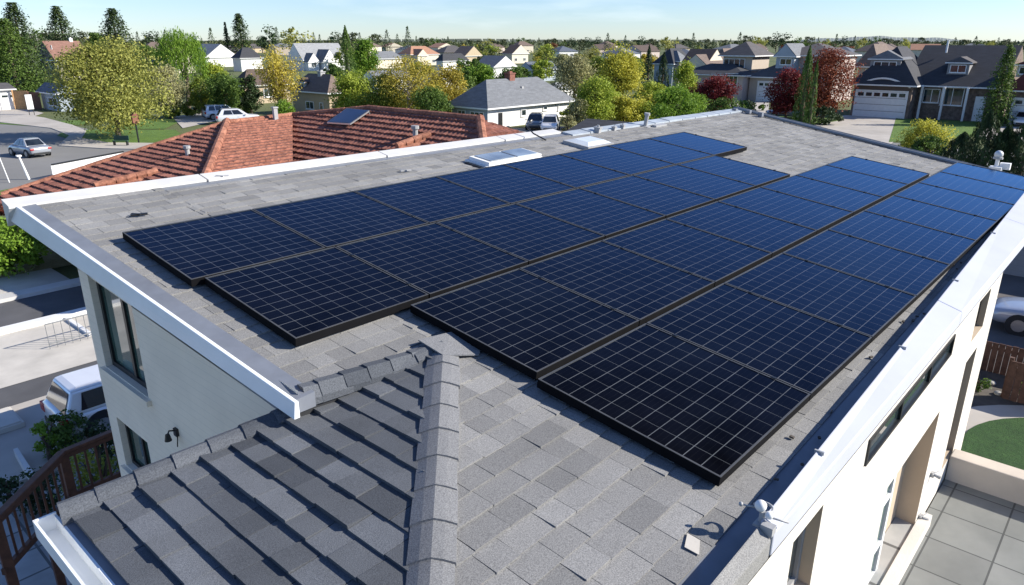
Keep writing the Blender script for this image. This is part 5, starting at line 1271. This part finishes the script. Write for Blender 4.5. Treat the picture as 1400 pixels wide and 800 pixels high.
for a,b in ((A,B),(B,Cc2)):
    k = int((b-a).length/.17)
    for i in range(1,k):
        p = a.lerp(b,i/k); m = MB(); m.box(p.x-.018,p.x+.018,p.y-.018,p.y+.018,p.z-.9,p.z-.12); obj('baluster', m, WOOD, rl, True)
# wooden landing under the rail and lower flight
ld = thing('stair_landing', 'dark wooden stair flight with pale stone slabs below the rail', 'stairs', (B.x,B.y-1,0))
m = MB()
for i in range(7): m.box(A.x-1.2+i*.30,A.x-1.2+i*.30+.28,A.y-1.8,A.y-.4,.0,.9-.12*i)
obj('step', m, PAVER, ld, True)
m = MB(); a = at(70,742,1.35); b = at(152,672,1.35); m.beam(a,b,.09,.12); m.box(a.x-.06,a.x+.06,a.y-.06,a.y+.06,0,a.z); obj('lower_handrail', m, WOOD, ld, True)
# pale step strip on the patio
m = MB(); q = [at(18,614,.3),at(24,612,.3),at(50,652,.3),at(42,656,.3)]; m.prism([Vector((p.x,p.y,.02)) for p in q],(0,0,.28)); o = obj('step_edge', m, FLASH); tag(o,'long pale metal edged step on the grey paved patio','step')
for i,(x,y) in enumerate(((2.3,20.0),(3.05,20.1))):
    m = MB(); m.box(x,x+.62,y-.5,y+.7,.10,.24); m.box(x+.05,x+.57,y-.45,y+.65,.24,.27); o = obj('concrete_slab', m, CONC, bevel=.02); tag(o, ('left' if i==0 else 'right')+' grey concrete slab lying on the sidewalk behind the suv','slab')
# rail on light pavement
a = Vector((5.75,24.7,0)); RAILM = simple('dull_galvanised', (.16,.17,.18), .5); rr_ = thing('bike_rail','galvanised pipe rail on the pale pavement across the lane','rail',a)
m = MB(); 
for x in np.arange(0,3.3,.22): m.tube([(x,0,0),(x,0,.85)],.010,6)
m.tube([(0,0,.85),(3.2,0,.85)],.024); m.tube([(0,0,.2),(3.2,0,.2)],.02); obj('bars', m, RAILM, rr_)
m = MB(); m.box(6.95,7.08,24.9,27.18,.02,.10); o = obj('low_kerb_wall', m, WHITEP); tag(o,'short white kerb dividing the pale pavement beside the rail','kerb')
# picket fence, gate posts, poles
a = at(75,246); b = at(172,226); pf = thing('picket_fence','short white picket fence with dark top rail beyond the tiled roof','fence',a)
d_ = (b-a); n_ = 34; m = MB()
for i in range(n_+1): p = d_*(i/n_); m.box(p.x-.07,p.x+.07,p.y-.03,p.y+.03,.05,1.0)
obj('pickets', m, WHITEP, pf); m = MB(); m.beam(Vector((0,0,1.06)),d_+Vector((0,0,1.06)),.1,.1); obj('top_rail', m, DARKM, pf)
for i,(u,v0,v1,l) in enumerate(((40,246,214,'leaning white post nearer the picket fence'),(13,250,206,'thin white pole at the left picture edge'))):
    p = at(u,v0); h_ = solve(lambda z: pr(p+Vector((0,0,z)))[1]-v1,.2,20); ps = thing('street_post', l, 'post', p)
    m = MB(); m.tube([(0,0,0),(-.25,.25,h_)],[.09,.07] if i==0 else [.04,.035],8); obj('pole', m, WHITEP, ps); m = MB(); m.box(-.4,-.1,.1,.4,h_,h_+.1); obj('cap', m, WHITEP if i==0 else GREYP, ps)
p = at(190,196); lp = thing('post_box','reddish mailbox on a dark post by the corner lawn','mailbox',p); lp.scale=(.55,.55,.85)
m = MB(); m.tube([(0,0,0),(0,0,2.2)],.14,8); obj('post', m, DARKM, lp); m = MB(); m.box(-.5,.5,-.35,.35,2.2,3.0); m.prism([(-.6,-.45,3.0),(.6,-.45,3.0),(0,-.45,3.4)],(0,.9,0)); obj('box', m, BRICK, lp)
p = at(166,200); bn = thing('park_bench','dark green bench standing at the lawn edge','bench',p,math.radians(-50)); bn.scale=(.55,.55,.6)
m = MB(); m.box(-1.3,1.3,-.3,.3,.75,.87); obj('seat', m, simple('green_paint',(.015,.06,.04),.5), bn); m = MB(); m.box(-1.3,1.3,.28,.38,.9,1.6); obj('backrest', m, bpy.data.materials['green_paint'], bn)
for x in (-1.1,1.1): m = MB(); m.box(x-.07,x+.07,-.28,.28,0,.75); obj('leg', m, DARKM, bn)
p = at(44,158); sb = thing('utility_box','tall white sign board near the wooden fences','sign',p); sb.scale=(.5,.5,.8)
m = MB(); m.box(-.75,.75,-.1,.1,1.0,3.3); obj('board', m, WHITEP, sb)
for x in (-.6,.5): m = MB(); m.box(x,x+.12,-.08,.08,0,1.0); obj('leg', m, DARKM, sb)
for (u0,u1,v0,vt,mt,l) in ((22,42,150,124,TANW,'bright tan wooden fence between garage and shed'),(43,58,150,126,FENCEW,'brown wooden fence beside the pale blue shed')):
    a=at(u0,v0); b=at(u1,v0); h_=solve(lambda z: pr(a+Vector((0,0,z)))[1]-vt,.2,20); fn=thing('wood_fence',l,'fence',a)
    d_=b-a; m=MB(); n_=12
    for i in range(n_): p=d_*(i/n_); q=d_*((i+.94)/n_); m.beam(p+Vector((0,0,h_/2)),q+Vector((0,0,h_/2)),.06,h_)
    obj('boards',m,mt,fn); m=MB(); m.beam(Vector((0,.1,h_*.8)),d_+Vector((0,.1,h_*.8)),.1,.15); m.box(-.1,.1,-.1,.1,0,h_+.1); obj('frame',m,mt,fn)
p = at(30,126); gz_ = thing('gazebo','open gazebo with dark green hip roof at far left','gazebo',p)
W_=44*pr(p)[2]/980; h1=solve(lambda z: pr(p+Vector((0,0,z)))[1]-119,.2,20); h2=solve(lambda z: pr(p+Vector((0,0,z)))[1]-105,.2,20)
m,_ = roof_mesh(-W_/2,W_/2,-W_/3,W_/3,h1,h2-h1,'hip',.3); obj('roof', m, simple('green_metal_roof',(.04,.07,.065),.6), gz_)
for x in (-1,1):
    for y in (-1,1): m = MB(); m.box(x*W_*.45-.1,x*W_*.45+.1,y*W_*.3-.1,y*W_*.3+.1,0,h1); obj('post', m, DARKM, gz_)
# hedge-side brown fences at right and garden pieces
for (pts,hh,l) in (([(23.6,4.6),(23.6,-5)],.95,'long dark brown board fence behind the dark lawn'),([(21.9,1.7),(21.9,.0)],1.15,'short reddish brown fence panel in the garden bed')):
    a=Vector((*pts[0],0)); b=Vector((*pts[1],0)); fn=thing('board_fence',l,'fence',a); d_=b-a; n_=int(d_.length/.16); m=MB()
    for i in range(n_): p=d_*(i/n_); q=d_*((i+.92)/n_); k=random.uniform(-.02,.02); m.beam(p+Vector((0,0,hh/2)),q+Vector((0,0,hh/2)),.03,hh+k)
    obj('boards',m,FENCEW,fn); m=MB(); m.beam(Vector((.05,0,hh*.8)),d_+Vector((.05,0,hh*.8)),.05,.09)
    for i in range(0,n_,10): p=d_*(i/n_); m.box(.04,.14,p.y-.05,p.y+.05,0,hh+.06)
    obj('frame',m,FENCEW,fn)
rngp = random.Random(3)
for i in range(26):
    x=rngp.uniform(21.7,23.2); y=rngp.uniform(-1,4.2)
    m=MB(); m.ball((0,0,.03),rngp.uniform(.07,.17),8,6,(1,rngp.uniform(.7,1.2),.6)); o=obj('garden_rock',m,CONC,smooth=True); o.location=(x,y,.04); tag(o,'pale rock lying in the garden bed by the brown fence','rock','pale rocks in the garden bed')
st = thing('wall_lantern','white lantern on a bracket post near the silver car','lamp',(31.5,3.55,0)); m=MB(); m.tube([(0,0,0),(0,0,3.2)],.05); m.beam((0,0,3.1),(0,-.7,3.2),.05,.05); obj('pole',m,GREYP,st); m=MB(); m.ball((0,-.7,3.0),.18); obj('shade',m,WHITEP,st,smooth=True)
